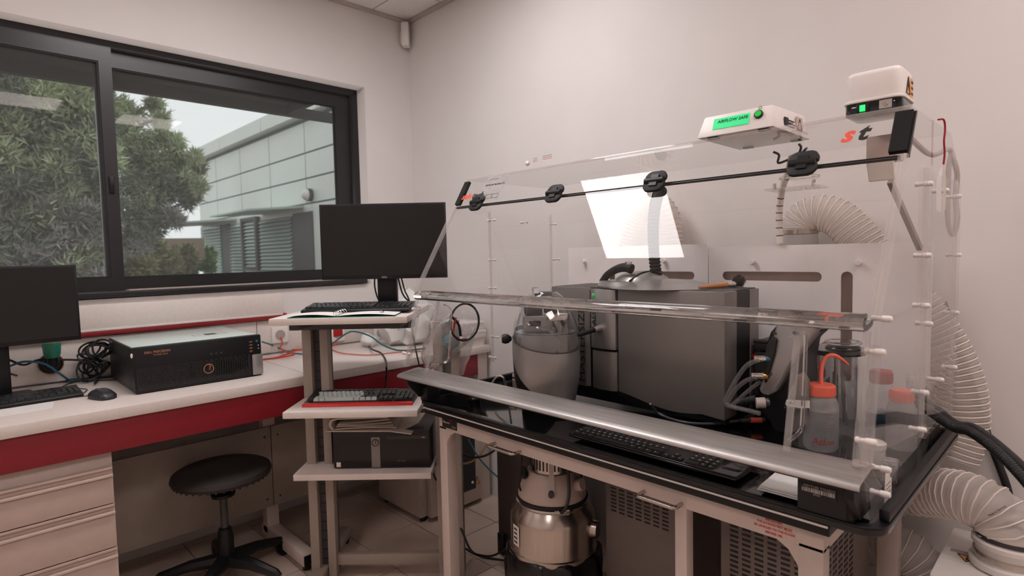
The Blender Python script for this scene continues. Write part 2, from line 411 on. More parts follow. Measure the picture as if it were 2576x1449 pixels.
light_panel(3.62, -3.86, 'square ceiling light panel at the rear of the room')

# corner motion detector
t = thing('motion_detector', 'small white motion detector fixed in the ceiling corner', 'detector', (.05, -.05, 2.78), -PI / 4)
obj('housing', B().prism([(-.032, -.02), (.032, -.02), (.032, .012), (.022, .03), (-.022, .03), (-.032, .012)], 'z', .0, .148), 'white_plastic', t, bevel=.007, seg=3, world=False, rot=(0, 0, PI))
obj('lens', B().box(-.024, .024, -.034, -.029, .012, .085), 'label_white', t, bevel=.003, world=False)
obj('indicator', B().ball((0, -.031, .105), .004, 6), 'ink_black', t, world=False)

# ================================================================== LAB BENCH along the window
BZ = .905
t = thing('lab_bench', 'white lab bench with a deep red front panel under the window', 'bench', (.375, -1.5, 0))
SEAM = -1.10
for (a, b_) in ((-3.4, SEAM - .0015), (SEAM + .0015, -.02)):
    obj('worktop', B().box(.03, .75, a, b_, .863, BZ), 'bench_white', t, bevel=.003)
for (a, b_) in ((-3.4, SEAM - .001), (SEAM + .001, -.10)):
    obj('apron', B().box(.715, .735, a, b_, .744, .863), 'red_laminate', t, bevel=.001)
obj('end_panel', B().box(.03, .735, -.10, -.03, 0, .863), 'metal_white', t)
for (a, b_) in ((-3.4, -1.142), (-1.138, -.52)):
    p = obj('back_panel', B().box(.33, .35, a, b_, .193, .597), 'panel_grey', t, bevel=.001)
    for yy in (b_ - .03, a + .03):
        for zz in (.55, .235): obj('screw', B().cyl((.349, yy, zz), (.354, yy, zz), .005, n=8), 'dark_grey', p)
for yy in (-1.14, -2.6):
    f = obj('leg_frame', B().box(.27, .33, yy - .03, yy + .03, .05, .80).box(.27, .71, yy - .028, yy + .028, .80, .86), 'metal_white', t, bevel=.003)
    obj('foot', B().box(.25, .735, yy - .03, yy + .03, .03, .085), 'metal_white', t, bevel=.004)
    obj('levelling_foot', B().cyl((.70, yy, 0), (.70, yy, .03), .018), 'black_plastic', t)
    obj('end_cap', B().box(.735, .739, yy - .026, yy + .026, .034, .08), 'black_plastic', t)
# drawer pedestal under the bench
t = thing('drawer_pedestal', 'cream metal drawer pedestal with full-width pulls under the bench', 'drawer unit', (.4, -2.1, 0))
DY0, DY1, DX = -2.42, -1.853, .70
obj('carcass', B().box(.355, DX, DY0, DY1, .04, .735), 'metal_white', t, bevel=.002)
for (z0, z1) in ((.552, .686), (.388, .548), (.214, .384), (.06, .21)):
    d = obj('drawer', B().box(DX + .002, DX + .02, DY0 + .004, DY1 - .004, z0, z1 - .038), 'cream', t, bevel=.0015)
    obj('pull', B().prism([(DX + .004, z1 - .038), (DX + .03, z1 - .034), (DX + .03, z1 - .028), (DX + .014, z1 - .024), (DX + .014, z1 - .010), (DX + .026, z1 - .006), (DX + .026, z1), (DX + .004, z1)], 'y', DY0 + .004, DY1 - .004), 'cream', d)
for yy in (DY0 + .06, DY1 - .06):
    for xx in (.40, .64): obj('caster', B().cyl((xx, yy - .012, .02), (xx, yy + .012, .02), .02), 'black_plastic', t)

# wall trunking over the bench
t = thing('wall_trunking', 'white wall trunking edged with a red strip above the bench', 'trunking', (.02, -2, 1.1))
obj('cover', B().box(.001, .03, -3.4, -.92, 1.12, 1.24), 'bench_white', t, bevel=.004)
obj('ledge', B().box(.001, .034, -3.4, -.92, 1.118, 1.128), 'bench_white', t, bevel=.002)
obj('red_strip', B().box(.001, .032, -3.4, -.915, 1.097, 1.118), 'red_trim', t, bevel=.002)
obj('end_clip', B().box(.001, .035, -.918, -.90, 1.108, 1.126), 'red_plastic', t, bevel=.002)
# lower duct with the power sockets
t = thing('socket_trunking', 'low white trunking along the wall carrying the power sockets', 'trunking', (.02, -1, .93))
for (a, b_) in ((-3.4, -1.062), (-1.058, -.02)):
    obj('cover', B().box(.001, .012, a, b_, .91, 1.092), 'bench_white', t, bevel=.001)
def socket(u, v, label, red=False):
    c = px(u, v, x=.014)
    t = thing('wall_socket', label, 'socket', (.013, c.y, c.z - .045))
    obj('plate', B().box(0, .012, -.045, .045, 0, .09), 'white_plastic', t, bevel=.004, world=False)
    obj('well', B().lathe([(.028, .010), (.028, .0135), (.021, .0135), (.021, .0125)], (0, 0, .045), 20, 'x'), 'cable_grey', t, world=False)
    if red: obj('red_face', B().box(.011, .015, -.03, .03, .03, .075), 'red_plastic', t, bevel=.002, world=False)
    return c
s1 = socket(703, 842, 'white wall socket with an orange-red cable plugged in')
s2 = socket(848, 840, 'white wall socket with a red face behind the cart post', True)
s3 = socket(955, 836, 'white wall socket with a dark plug, beyond the red-faced one')
s4 = socket(1003, 836, 'white wall socket nearest the room corner')
# green tap / valve
c = px(128, 915, x=.03)
t = thing('gas_tap', 'green gas tap with a red button on a black wall mount', 'tap', (.02, c.y, c.z))
obj('mount', B().lathe([(.045, 0), (.045, .012), (.032, .02), (.03, .05)], (.0, 0, 0), 20, 'x'), 'black_plastic', t, world=False)
obj('collar', B().torus((.012, 0, 0), .044, .0022, 'x'), 'ink_copper', t, world=False)
obj('spout', B().tube([(.05, 0, 0), (.075, 0, .01), (.08, 0, .04)], .02, 12), 'black_plastic', t, world=False)
k = obj('knob', B().lathe([(.024, .035), (.03, .05), (.033, .09), (.03, .1), (.0, .1)], (.08, 0, 0), 20), 'green_tap', t, world=False)
obj('button', B().lathe([(.013, .1), (.012, .104), (.0, .104)], (.08, 0, 0), 14), 'orange_plastic', k, world=False)

# ================================================================== OUTSIDE THE WINDOW
struct('ground', B().box(-60, -.26, -40, 40, -.6, -.3), 'earth')
t = thing('sun_shade', 'dark overhanging sun shade outside along the window top', 'sun shade', (-.45, -2, 2.4))
obj('soffit', B().box(-.66, -.252, -5, -.53, 2.455, 2.50), 'soffit', t)
obj('fascia', B().box(-.67, -.62, -5, 1.6, 2.392, 2.455), 'soffit', t)
obj('bracket', B().box(-.62, -.252, -.56, -.53, 2.40, 2.485), 'soffit', t)
for yy in (-2.2, -3.8): obj('bracket', B().box(-.62, -.252, yy, yy + .03, 2.40, 2.485), 'soffit', t)
# annex with metal cladding
FY = 4.0
t = thing('annex_building', 'grey metal-clad annex building with louvres and thin canopies', 'building', (-11, FY + 2, -.3))
XC = -18.4
obj('core', B().box(XC + .05, -3, FY + .03, FY + 6, -.3, 5.05), 'facade_joint', t)
obj('end_wall', B().box(XC - .02, XC + .05, FY, FY + 6, -.3, 5.0), 'facade_panel', t)
xs = [XC] + [-16.56 + 2.13 * k for k in range(7)]
for (z0, z1) in ((2.74, 3.34), (3.34, 3.94), (3.94, 4.68)):
    for a, b_ in zip(xs, xs[1:]):
        obj('cladding_panel', B().box(a + .02, b_ - .02, FY - .012, FY + .04, z0 + .018, z1 - .018), 'facade_panel', t, bevel=.006, seg=1)
xs2 = [XC - .25 + 3.2 * k for k in range(6)]
for a, b_ in zip(xs2, xs2[1:]):
    obj('parapet_panel', B().box(a + .01, b_ - .01, FY - .22, FY + .1, 4.76, 5.12), 'facade_panel', t, bevel=.006, seg=1)
def fx(u): return px(u, 640, y=FY).x
obj('plinth_wall', B().box(XC, -3, FY - .005, FY + .05, -.3, 2.72), 'facade_panel', t)
obj('glazed_panel', B().box(fx(512), fx(561), FY - .05, FY, 1.0, 2.55), 'facade_glass', t)
obj('dark_opening', B().box(fx(563), fx(584), FY - .03, FY, -.3, 2.55), 'dark_grey', t)
obj('dark_doorway', B().box(fx(743), fx(792), FY - .03, FY, -.3, 2.55), 'dark_grey', t)
def louvre(u0, u1, z0, z1, name='louvre', framed=False):
    a, b_ = fx(u0), fx(u1); o = B(); n = int((z1 - z0) / .095)
    for k in range(n):
        z = z0 + k * (z1 - z0) / n
        o.prism([(FY - .10, z), (FY - .09, z), (FY - .02, z + .07), (FY - .03, z + .075)], 'x', a + .02, b_ - .02)
    l = obj(name, B().box(a, b_, FY - .02, FY - .006, z0, z1), 'facade_joint', t)
    tag(obj('slats', o, 'louver', l), kind='stuff')
    if framed:
        plate('louvre_frame', [(a, z0), (b_, z0), (b_, z1), (a, z1)], [[(a + .12, z0 + .08), (b_ - .12, z0 + .08), (b_ - .12, z1 - .08), (a + .12, z1 - .08)]], 'y', FY - .14, FY - .02, 'dark_grey', l)
louvre(514, 560, 1.05, 2.5); louvre(586, 616, 1.05, 2.5); louvre(620, 659, 1.12, 2.62, framed=True); louvre(661, 741, 1.05, 2.5)
for (u0, u1, d, zt) in ((512, 600, 1.5, 2.62), (664, 770, 1.35, 2.66)):
    obj('canopy', B().prism([(FY, zt), (FY, zt + .06), (FY - d, zt - .08), (FY - d, zt - .12)], 'x', fx(u0), fx(u1)), 'louver', t)
c = px(773, 490, y=FY - .1)
wlmp = obj('wall_lamp', B().ball((c.x, FY - .1, c.z), .14, 8), 'white_plastic', t)
obj('lamp_base', B().lathe([(.15, -.02), (.15, .1)], (c.x, FY - .09, c.z), 16, 'y'), 'dark_grey', wlmp)
t = tag(obj('garden_wall', B().bar(px(372, 628, x=-13.6), px(512, 625, x=-13.6), .2, .55), 'tan_wall'), 'low tan garden wall beyond the hedge outside', 'garden wall')

rng = np.random.default_rng(3)
def foliage(name, clumps, m, parent, blades=150, bl=.12, bw=.017, up=.3):
    V = []; Fc = []
    for (c, r) in clumps:
        d = rng.normal(size=(blades, 3)); d /= np.linalg.norm(d, axis=1)[:, None]
        base = np.array(c) + d * (rng.random((blades, 1)) ** .5) * r * np.array([1, 1, .8])
        dr = d + rng.normal(size=(blades, 3)) * .5 + np.array([0, 0, up]); dr /= np.linalg.norm(dr, axis=1)[:, None]
        sd = np.cross(dr, rng.normal(size=(blades, 3))); sd /= np.linalg.norm(sd, axis=1)[:, None]
        ln = bl * (.6 + .8 * rng.random((blades, 1)))
        o = len(V) * 0 + sum(len(x) for x in V)
        V.append(np.stack([base - sd * bw, base + sd * bw, base + dr * ln], 1).reshape(-1, 3))
        k = np.arange(blades) * 3 + o; Fc.append(np.stack([k, k + 1, k + 2], 1))
    V = np.concatenate(V); Fc = np.concatenate(Fc)
    me = bpy.data.meshes.new(name); me.from_pydata(V.tolist(), [], Fc.tolist()); me.materials.append(MATS[m])
    return tag(put(name, me, parent, world=True), kind='stuff')
def pine(spots, X, label, group, dr=.8, seed=1, blades=150, trunk=None):
    random.seed(seed)
    tr = px(trunk[0], trunk[1], x=X)
    t = thing('pine_tree', label, 'tree', (X, tr.y, -.3), group=group)
    cl = [[], [], []]; br = B()
    for (u, v, r, k) in spots:
        for _ in range(5):
            c = px(u + random.uniform(-r, r) * .55, v + random.uniform(-r, r) * .5, x=X + random.uniform(-dr, dr))
            cl[k].append((c, r * abs(X - CAM.x) / FPX * .62))
        e = px(u, v, x=X + random.uniform(-dr, dr) * .5); s = Vector((X, tr.y, max(.3, e.z - abs(e.y - tr.y) * .5 - .2)))
        br.tube([s, s.lerp(e, .5) + Vector((0, 0, .1)), e], [.05, .035, .012], 5)
    top = max(px(u, v, x=X).z for u, v, r, k in spots)
    obj('trunk', B().tube([(X, tr.y, -.3), (X + .1, tr.y + .1, top * .5), (X, tr.y, top)], [.2, .13, .03], 8), 'tree_bark', t)
    tag(obj('branches', br, 'tree_bark', t), kind='stuff')
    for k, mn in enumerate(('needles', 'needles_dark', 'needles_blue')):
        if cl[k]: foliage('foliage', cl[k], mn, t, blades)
A = []
for u in range(-60, 260, 38):
    for v in range(170, 720, 44):
        uu = u + random.uniform(-14, 14); vv = v + random.uniform(-14, 14)
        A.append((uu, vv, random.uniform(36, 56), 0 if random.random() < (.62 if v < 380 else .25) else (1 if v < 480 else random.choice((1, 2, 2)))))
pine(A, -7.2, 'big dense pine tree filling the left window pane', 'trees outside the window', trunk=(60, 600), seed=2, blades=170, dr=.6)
Bp = [(300, 265, 30, 0), (330, 300, 34, 0), (310, 340, 44, 0), (355, 350, 40, 0), (390, 262, 18, 0), (398, 300, 26, 0), (400, 340, 34, 0), (430, 360, 28, 0),
      (300, 400, 46, 0), (350, 400, 44, 1), (395, 395, 36, 0), (440, 395, 28, 0), (488, 400, 22, 0), (496, 430, 24, 0), (460, 425, 32, 0), (420, 440, 40, 1),
      (310, 460, 50, 1), (365, 460, 46, 0), (470, 465, 36, 1), (500, 470, 22, 0), (330, 515, 50, 1), (380, 510, 44, 0), (430, 500, 40, 1), (475, 505, 26, 1),
      (300, 560, 46, 2), (350, 565, 50, 1), (400, 550, 40, 1), (440, 550, 30, 2), (310, 615, 46, 2), (350, 620, 36, 2), (320, 665, 40, 2), (385, 590, 30, 1), (295, 330, 40, 0)]
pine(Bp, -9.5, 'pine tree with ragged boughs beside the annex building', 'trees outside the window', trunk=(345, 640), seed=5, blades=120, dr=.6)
def bush(name, u, v, r, X, m, label, n=18):
    c = px(u, v, x=X); t = thing(name, label, 'shrub', (X, c.y, -.3)); R = r * abs(X - CAM.x) / FPX
    cl = []
    for _ in range(n):
        d = Vector((random.uniform(-.5, .5), random.uniform(-1, 1), random.uniform(-.8, .6))) * R; cl.append((c + d, R * .4))
    foliage('foliage', cl, m, t, 120, .14, .05, .1)
    obj('stem', B().tube([(X, c.y, -.3), (X, c.y, c.z)], [.06, .03], 6), 'tree_bark', t)
bush('hedge_shrub', 375, 655, 46, -11.0, 'hedge_leaf', 'pale olive shrub at the foot of the pines', 26)
bush('hedge_shrub', 430, 655, 40, -12.9, 'hedge_leaf', 'pale olive shrub between the pines and the green bush', 26)
bush('green_bush', 485, 654, 34, -14.6, 'shrub_leaf', 'bright green bush against the annex corner', 26)
bush('hedge_shrub', 325, 690, 34, -8.4, 'hedge_leaf', 'olive shrub close to the window mullion', 16)

# ================================================================== KEYBOARDS, SCREENS, COMPUTERS
KEYS = {}
def key_mesh(wu, m, h=.008):
    k = (round(wu, 2), m, h)
    if k not in KEYS:
        a = wu * .019 - .0022; d = .0168; i = .0014
        KEYS[k] = mesh_of(B().add([(0, 0, 0), (a, 0, 0), (a, d, 0), (0, d, 0), (i, i, h), (a - i, i, h), (a - i, d - i, h), (i, d - i, h)],
                          [(0, 3, 2, 1), (4, 5, 6, 7), (0, 1, 5, 4), (1, 2, 6, 5), (2, 3, 7, 6), (3, 0, 4, 7)]), 'key', m, smooth=False)
    return KEYS[k]
ROWS = [[(1, 1), (1, -1)] + [(1, 1)] * 4 + [(.5, -1)] + [(1, 1)] * 4 + [(.5, -1)] + [(1, 1)] * 4,
        [(1, 1)] * 13 + [(2, 1)], [(1.5, 1)] + [(1, 1)] * 12 + [(1.5, 1)], [(1.75, 1)] + [(1, 1)] * 12 + [(1.25, 1)],
        [(1.25, 1)] + [(1, 1)] * 11 + [(2.75, 1)], [(1.25, 1)] * 3 + [(6.25, 1)] + [(1.25, 1)] * 4]
def keyboard(label, loc, rz, body='black_plastic', keym='key_black', alt=None, tilt=3.0, edge=None, group=None, z0=.012, kh=.008, letters=False, w=.445, d=.15):
    t = thing('keyboard', label, 'keyboard', loc, rz, group)
    tl = math.radians(tilt)
    b_ = B().prism([(0, 0), (d, 0), (d, z0 + d * math.sin(tl) + .006), (d - .004, z0 + d * math.sin(tl) + .008), (.004, z0), (0, z0 - .004)], 'x', 0, w)
    obj('case', b_, body, t, bevel=.0015, seg=2, world=False)
    if edge: obj('wrist_edge', B().prism([(-.014, .0), (.004, .0), (.004, z0 + .002), (-.008, z0 - .001)], 'x', -.002, w + .002), edge, t, bevel=.003, world=False)
    def kput(wu, x, row, m):
        y = d - .022 - (0 if row == 0 else .007) - row * .0195
        o = put('key', key_mesh(wu, m, kh), t, (x, y, z0 + y * math.sin(tl) + .0005), (tl, 0, 0))
        if letters and wu < 1.3:
            lt = put('legend', LEG, o, (.005, .007, kh + .0002))
        return o
    if letters and 'L' not in KEYS:
        KEYS['L'] = mesh_of(B().box(0, .0045, 0, .0035, 0, .0002), 'legend', 'ink_white', smooth=False)
    LEG = KEYS.get('L')
    for r, row in enumerate(ROWS):
        x = .010
        for n_, (wu, s_) in enumerate(row):
            if s_ > 0: kput(wu, x, r, (alt if (alt and 1 <= r <= 5 and 0 < n_ < 11 and wu < 7) else keym))
            x += wu * .019
        if r in (0, 1, 2):
            for q in range(3): kput(1, .303 + q * .019, r, keym)
        if r == 4: kput(1, .322, r, keym)
        if r == 5:
            for q in range(3): kput(1, .303 + q * .019, r, keym)
        if r >= 1:
            for q in range(4):
                if not (r == 5 and q == 1): kput(2 if (r == 5 and q == 0) else 1, .366 + q * .019, r, keym)
    return t

def monitor(label, base, rz, wd, ht, zc, tilt, stand_h, foot=True, logo=False, bez=.008, chin=.016, neck_w=.085, stand_back=.05):
    """local: x across, -y is the viewing side, origin at the foot"""
    t = thing('computer_monitor', label, 'monitor', base, rz)
    M = Matrix.Translation((0, -.02, zc)) @ Matrix.Rotation(math.radians(-tilt), 4, 'X')
    def add(nm, b_, m, par, bevel=0):
        b_.v = [tuple(M @ Vector(p)) for p in b_.v]; return obj(nm, b_, m, par, bevel=bevel, world=False)
    h = ht / 2; w_ = wd / 2
    add('case', B().box(-w_, w_, -.006, .012, -h, h), 'black_plastic', t, .002)
    add('screen', B().box(-w_ + bez, w_ - bez, -.0075, -.005, -h + chin, h - bez), 'black_screen', t)
    add('back_bulge', B().box(-w_ * .7, w_ * .7, .012, .035, -h * .75, h * .6), 'black_plastic', t, .008)
    if logo:
        o = text('logo', 'DELL', .011, 'ink_white', t, (0, 0, 0), (1, 0, 0), (0, 0, 1), align='CENTER', world=False); o.data.transform(M @ Matrix.Translation((0, -.0068, -h + .004)))
    obj('neck', B().box(-neck_w / 2, neck_w / 2, .015, .05, .008, stand_h), 'black_plastic', t, bevel=.006, world=False)
    obj('cable_ring', B().torus((0, .012, stand_h - .03), .012, .003, 'y'), 'cable_grey', t, world=False)
    if foot: obj('stand_foot', B().prism(rrect(-.11, .11, -.012, .13, .02), 'z', 0, .010), 'black_plastic', t, bevel=.002, world=False)
    return t
# left bench screen
monitor('wide black monitor standing on the bench beside the tower computer', (.275, -2.135, BZ), PI / 2 + .03, .53, .308, .366, 3, .30)
# computer on its side on the bench
X0, X1, Y0, Y1, Z1 = .08, .575, -1.742, -1.252, BZ + .181
t = thing('tower_computer', 'black tower computer lying on its side on the bench, sky sheen painted on top', 'computer', (.33, -1.5, BZ))
obj('body', B().box(X0, X1 - .025, Y0, Y1, BZ + .004, Z1), 'black_plastic', t, bevel=.004)
top = obj('side_cover', B().box(X0 + .004, X1 - .028, Y0 + .004, Y1 - .004, Z1, Z1 + .004), 'tower_top_sheen', t, bevel=.001)
obj('latch', B().box(.33, .38, -1.42, -1.375, Z1 + .0035, Z1 + .0052), 'black_plastic', top)
plate('latch_outline', [(.33, -1.47), (.38, -1.47), (.38, -1.33), (.33, -1.33)], [[(.334, -1.466), (.376, -1.466), (.376, -1.334), (.334, -1.334)]], 'z', Z1 + .0038, Z1 + .0046, 'cable_grey', top)
fr = obj('front_bezel', B().box(X1 - .03, X1, Y0 - .002, Y1 + .002, BZ + .002, Z1 + .006), 'black_plastic', t, bevel=.006)
gr = obj('front_grille', B().box(X1 - .002, X1 + .003, Y0 + .006, Y1 - .05, BZ + .012, BZ + .102), 'black_rubber', fr)
cells = B()
for i in range(44):
    for j in range(9):
        y = Y0 + .012 + i * .0098; z = BZ + .018 + j * .0098 + (i % 2) * .0045
        if y < Y1 - .058 and z < BZ + .098: cells.box(X1 + .003, X1 + .0042, y, y + .0065, z, z + .0055)
tag(obj('grille_cells', cells, 'black_gloss', fr, smooth=False), kind='stuff')
obj('badge', B().torus((X1 + .005, -1.475, BZ + .065), .019, .0016, 'x'), 'ink_copper', fr)
text('badge_letters', 'DELL', .011, 'ink_copper', fr, (X1 + .005, -1.473, BZ + .083), (0, 0, -1), (0, 1, 0))
text('model_letters', 'DELL PRECISION', .0125, 'ink_copper', fr, (X1 + .0008, Y0 + .035, Z1 - .022), (0, 1, 0), (0, 0, 1), bold=.0002)
text('model_letters', 'TOWER 7810', .009, 'ink_copper', fr, (X1 + .0008, Y0 + .065, Z1 - .033), (0, 1, 0), (0, 0, 1))
for k in range(4): obj('usb_mark', B().box(X1, X1 + .001, Y1 - .052, Y1 - .036, Z1 - .024 - k * .014, Z1 - .022 - k * .014).box(X1, X1 + .001, Y1 - .045, Y1 - .043, Z1 - .028 - k * .014, Z1 - .019 - k * .014), 'ink_copper', fr)
for k in range(3): obj('indicator_mark', B().box(X1, X1 + .001, -1.465 + k * .02, -1.457 + k * .02, Z1 - .058, Z1 - .051), 'dark_grey', fr)
obj('power_button', B().cyl((X1, Y1 - .018, Z1 - .022), (X1 + .002, Y1 - .018, Z1 - .022), .006, n=12), 'cable_teal', fr)
for k in range(2): obj('audio_port', B().cyl((X1, Y1 - .012, Z1 - .042 - k * .014), (X1 + .001, Y1 - .012, Z1 - .042 - k * .014), .003, n=10), 'cable_grey', fr)
obj('side_handle', B().box(X1 - .03, X1 + .004, Y1 - .042, Y1 + .006, BZ + .006, BZ + .10), 'grey_silver_light', fr, bevel=.006)
obj('foot_peg', B().ball((X1 - .012, Y0 - .005, Z1 - .026), .008, 6, (1, .6, 1.3)), 'white_plastic', t)
# keyboard, mouse, paper on the bench
keyboard('black keyboard on the bench in front of the wide monitor', (.446, -2.335, BZ), PI / 2 + .03, tilt=2, z0=.014)
tag(obj('paper_sheet', B().prism([(.452, -2.20), (.58, -2.20), (.565, -2.0), (.452, -1.985)], 'z', BZ, BZ + .002), 'paper'), 'white paper sheet lying on the bench before a keyboard', 'paper')
t = thing('computer_mouse', 'black wired computer mouse on the bench', 'mouse', (.53, -1.845, BZ), .35)
prof = B(); nx, ny = 10, 8; vs = []
for i in range(nx + 1):
    for j in range(ny + 1):
        a = -1 + 2 * i / nx; c_ = -1 + 2 * j / ny; r_ = max(0, 1 - a * a) ** .35
        vs.append((a * .058, c_ * .031 * (.6 + .4 * r_) * (1 if r_ > 0 else .5), .006 + .032 * (max(0, 1 - a ** 2) ** .55) * (1 - .45 * c_ ** 4) * (1 - .15 * a)))
fs = [(i * (ny + 1) + j, (i + 1) * (ny + 1) + j, (i + 1) * (ny + 1) + j + 1, i * (ny + 1) + j + 1) for i in range(nx) for j in range(ny)]
n0 = len(vs); vs += [(x, y, .0) for x, y, z in vs[:n0]]
fs += [(a + n0, d_ + n0, c_ + n0, b_ + n0) for a, b_, c_, d_ in fs]
for i in range(nx): fs += [(i * (ny + 1), i * (ny + 1) + n0, (i + 1) * (ny + 1) + n0, (i + 1) * (ny + 1)), (i * (ny + 1) + ny, (i + 1) * (ny + 1) + ny, (i + 1) * (ny + 1) + ny + n0, i * (ny + 1) + ny + n0)]
for j in range(ny): fs += [(j, j + 1, j + 1 + n0, j + n0), (nx * (ny + 1) + j, nx * (ny + 1) + j + n0, nx * (ny + 1) + j + 1 + n0, nx * (ny + 1) + j + 1)]
prof.add(vs, fs); obj('shell', prof, 'key_black', t, world=False, angle=70)
obj('scroll_wheel', B().cyl((-.034, -.004, .027), (-.034, .004, .027), .009, n=12), 'dark_grey', t, world=False)
cable('cord', [(-.057, 0, .008), (-.08, .0, .004), (-.11, -.03, .004), (-.16, .02, .004), (-.22, .06, .004), (-.3, .05, .004)], .0018, 'cable_black', None, t, world=False)

# ================================================================== COMPUTER CART
CU = math.radians(45); CO = Vector((.852, -1.134, 0))
cart = thing('computer_cart', 'grey metal computer cart with three white shelves before the bench', 'cart', CO, CU)
def cl(u, v, z):
    p = px(u, v, z=z) - CO; return Vector((p.x * math.cos(CU) + p.y * math.sin(CU), -p.x * math.sin(CU) + p.y * math.cos(CU), z))
def cshelf(z, x0, x1, y0, y1, th=.026):
    return obj('shelf', B().box(x0, x1, y0, y1, z - th, z), 'bench_white', cart, bevel=.002, world=False)
TZ = 1.198; tl = cl(675, 803, TZ); tr_ = cl(1118, 792, TZ)
tr_.x = min(tr_.x, .46)
cshelf(TZ, tl.x, tr_.x, tl.y, tl.y + .56)
ml = cl(710, 1038, .83); cshelf(.83, ml.x, ml.x + .53, ml.y, ml.y + .37)
LZ = .54; ll = cl(737, 1195, LZ); cshelf(LZ, ll.x, ll.x + .57, ll.y, ll.y + .47)
print('CART', tl, tr_, ml, ll)
for x in (0.0, .56):
    pb = obj('post', B().box(x - .038, x - .0, -.03, .03, .03, 1.15).box(x + .038, x + .072, -.03, .03, .03, 1.15).box(x - .038, x + .072, .012, .03, .03, 1.15), 'panel_grey', cart, bevel=.001, world=False)
    obj('slot_strip', B().box(x - .001, x + .039, .004, .013, .05, 1.145), 'dark_grey', pb, world=False)
    o = B()
    for k in range(24): o.box(x + .006, x + .03, .003, .0045, .1 + k * .042, .104 + k * .042)
    tag(obj('slot_marks', o, 'black_plastic', pb, world=False, smooth=False), kind='stuff')
    obj('foot_bar', B().box(x - .03, x + .03, -.19, .36, .045, .075), 'panel_grey', cart, bevel=.003, world=False)
    for y in (-.165, .335):
        c_ = obj('caster', B().cyl((x - .012, y, .024), (x + .012, y, .024), .024, n=18), 'black_rubber', cart, world=False)
        obj('caster_fork', B().box(x - .016, x + .016, y - .012, y + .02, .03, .05), 'dark_grey', c_, world=False)
obj('cross_bar', B().box(.05, .53, -.01, .02, .078, .125), 'panel_grey', cart, bevel=.002, world=False)
obj('top_beam', B().box(tl.x + .02, tr_.x - .02, -.035, .035, 1.125, 1.172), 'dark_grey', cart, bevel=.002, world=False)
for x in (0.0, .40): obj('shelf_arm', B().box(x - .02, x + .02, tl.y + .05, tl.y + .50, 1.145, 1.172), 'dark_grey', cart, bevel=.002, world=False)
def cw(x, y, z):
    return CO + Vector((x * math.cos(CU) - y * math.sin(CU), x * math.sin(CU) + y * math.cos(CU), z))
# screen on the cart
mc = CAM + (FW + RT * ((965 - IW / 2) / FPX) - UP * ((607 - IH / 2) / FPX)) * 2.47
mb = mc + Vector((-math.sin(CU), math.cos(CU), 0)) * .02
monitor('black widescreen monitor on the top shelf of the cart', (mb.x, mb.y, TZ), CU + .02, .538, .322, mc.z - TZ, 0, mc.z - TZ - .08, logo=True)
kb = cl(818, 776, TZ); keyboard('black keyboard lying under the cart monitor', cw(kb.x, -.128, TZ + .0085), CU, tilt=4, kh=.009)
keyboard('black keyboard with pale keys and a bright red front edge', cw(ml.x + .05, ml.y + .085, .83), CU + .01, alt='key_pale', edge='red_key_edge', tilt=5, kh=.010)
# open ring binder on the cart top
t = thing('ring_binder', 'open ring binder with white pages on the cart top shelf', 'binder', cw(tl.x + .2, tl.y + .085, TZ), CU)
def leafy(x0, x1, y0, y1, z, bow):
    b_ = B(); n = 8
    for i in range(n + 1):
        a = i / n; zz = z + bow * math.sin(PI * a) * (1 if bow > 0 else 1)
        b_.v += [(x0 + (x1 - x0) * a, y0, zz), (x0 + (x1 - x0) * a, y1, zz)]
    b_.f += [(2 * i, 2 * i + 2, 2 * i + 3, 2 * i + 1) for i in range(n)]
    return b_
obj('cover', B().box(-.13, .29, -.075, .055, .0, .003), 'green_tap', t, world=False)
for (a, b_, z) in ((-.135, .055, .007), (.06, .29, .006)):
    obj('page', leafy(a, b_, -.078, .05, z, .006), 'paper', t, world=False)
for k in range(4): obj('ring', B().torus((.058, -.06 + k * .03, .010), .013, .0014, 'y', 16, 5), 'chrome', t, world=False)
obj('clasp', B().box(.22, .232, -.03, -.005, .012, .02), 'chrome', t, world=False)
# computer on the low shelf
a = cl(840, 1181, LZ); b_ = cl(1083, 1178, LZ)
t = thing('desktop_computer', 'black desktop computer lying on the cart bottom shelf, paper stack on it', 'computer', cw(a.x, a.y, LZ), CU)
wd = b_.x - a.x; print('PC', a, b_)
obj('case', B().box(0, wd, .012, .33, .004, .165), 'black_plastic', t, bevel=.003, world=False)
f_ = obj('front', B().box(0, wd, 0, .014, .004, .165), 'black_screen', t, bevel=.004, world=False)
obj('band', B().box(wd * .395, wd * .485, -.002, .004, .006, .135), 'grey_silver', f_, world=False)
obj('badge', B().torus((wd * .44, -.003, .112), .014, .0015, 'y'), 'ink_black', f_, world=False)
text('badge_letters', 'DELL', .008, 'ink_black', f_, (wd * .437, -.003, .125), (0, 0, -1), (1, 0, 0), world=False)
obj('sticker', B().box(.012, .03, -.0008, .001, .01, .03), 'label_white', f_, world=False)
obj('disc_drive', B().box(wd * .55, wd * .97, -.0012, .001, .125, .14), 'black_gloss', f_, world=False)
for k in range(2): obj('usb_port', B().box(wd * .66 + k * .02, wd * .66 + .014 + k * .02, -.001, .001, .03, .036), 'dark_grey', f_, world=False)
obj('release_button', B().box(wd * .92, wd * .95, -.002, .001, .13, .134), 'cable_grey', f_, world=False)
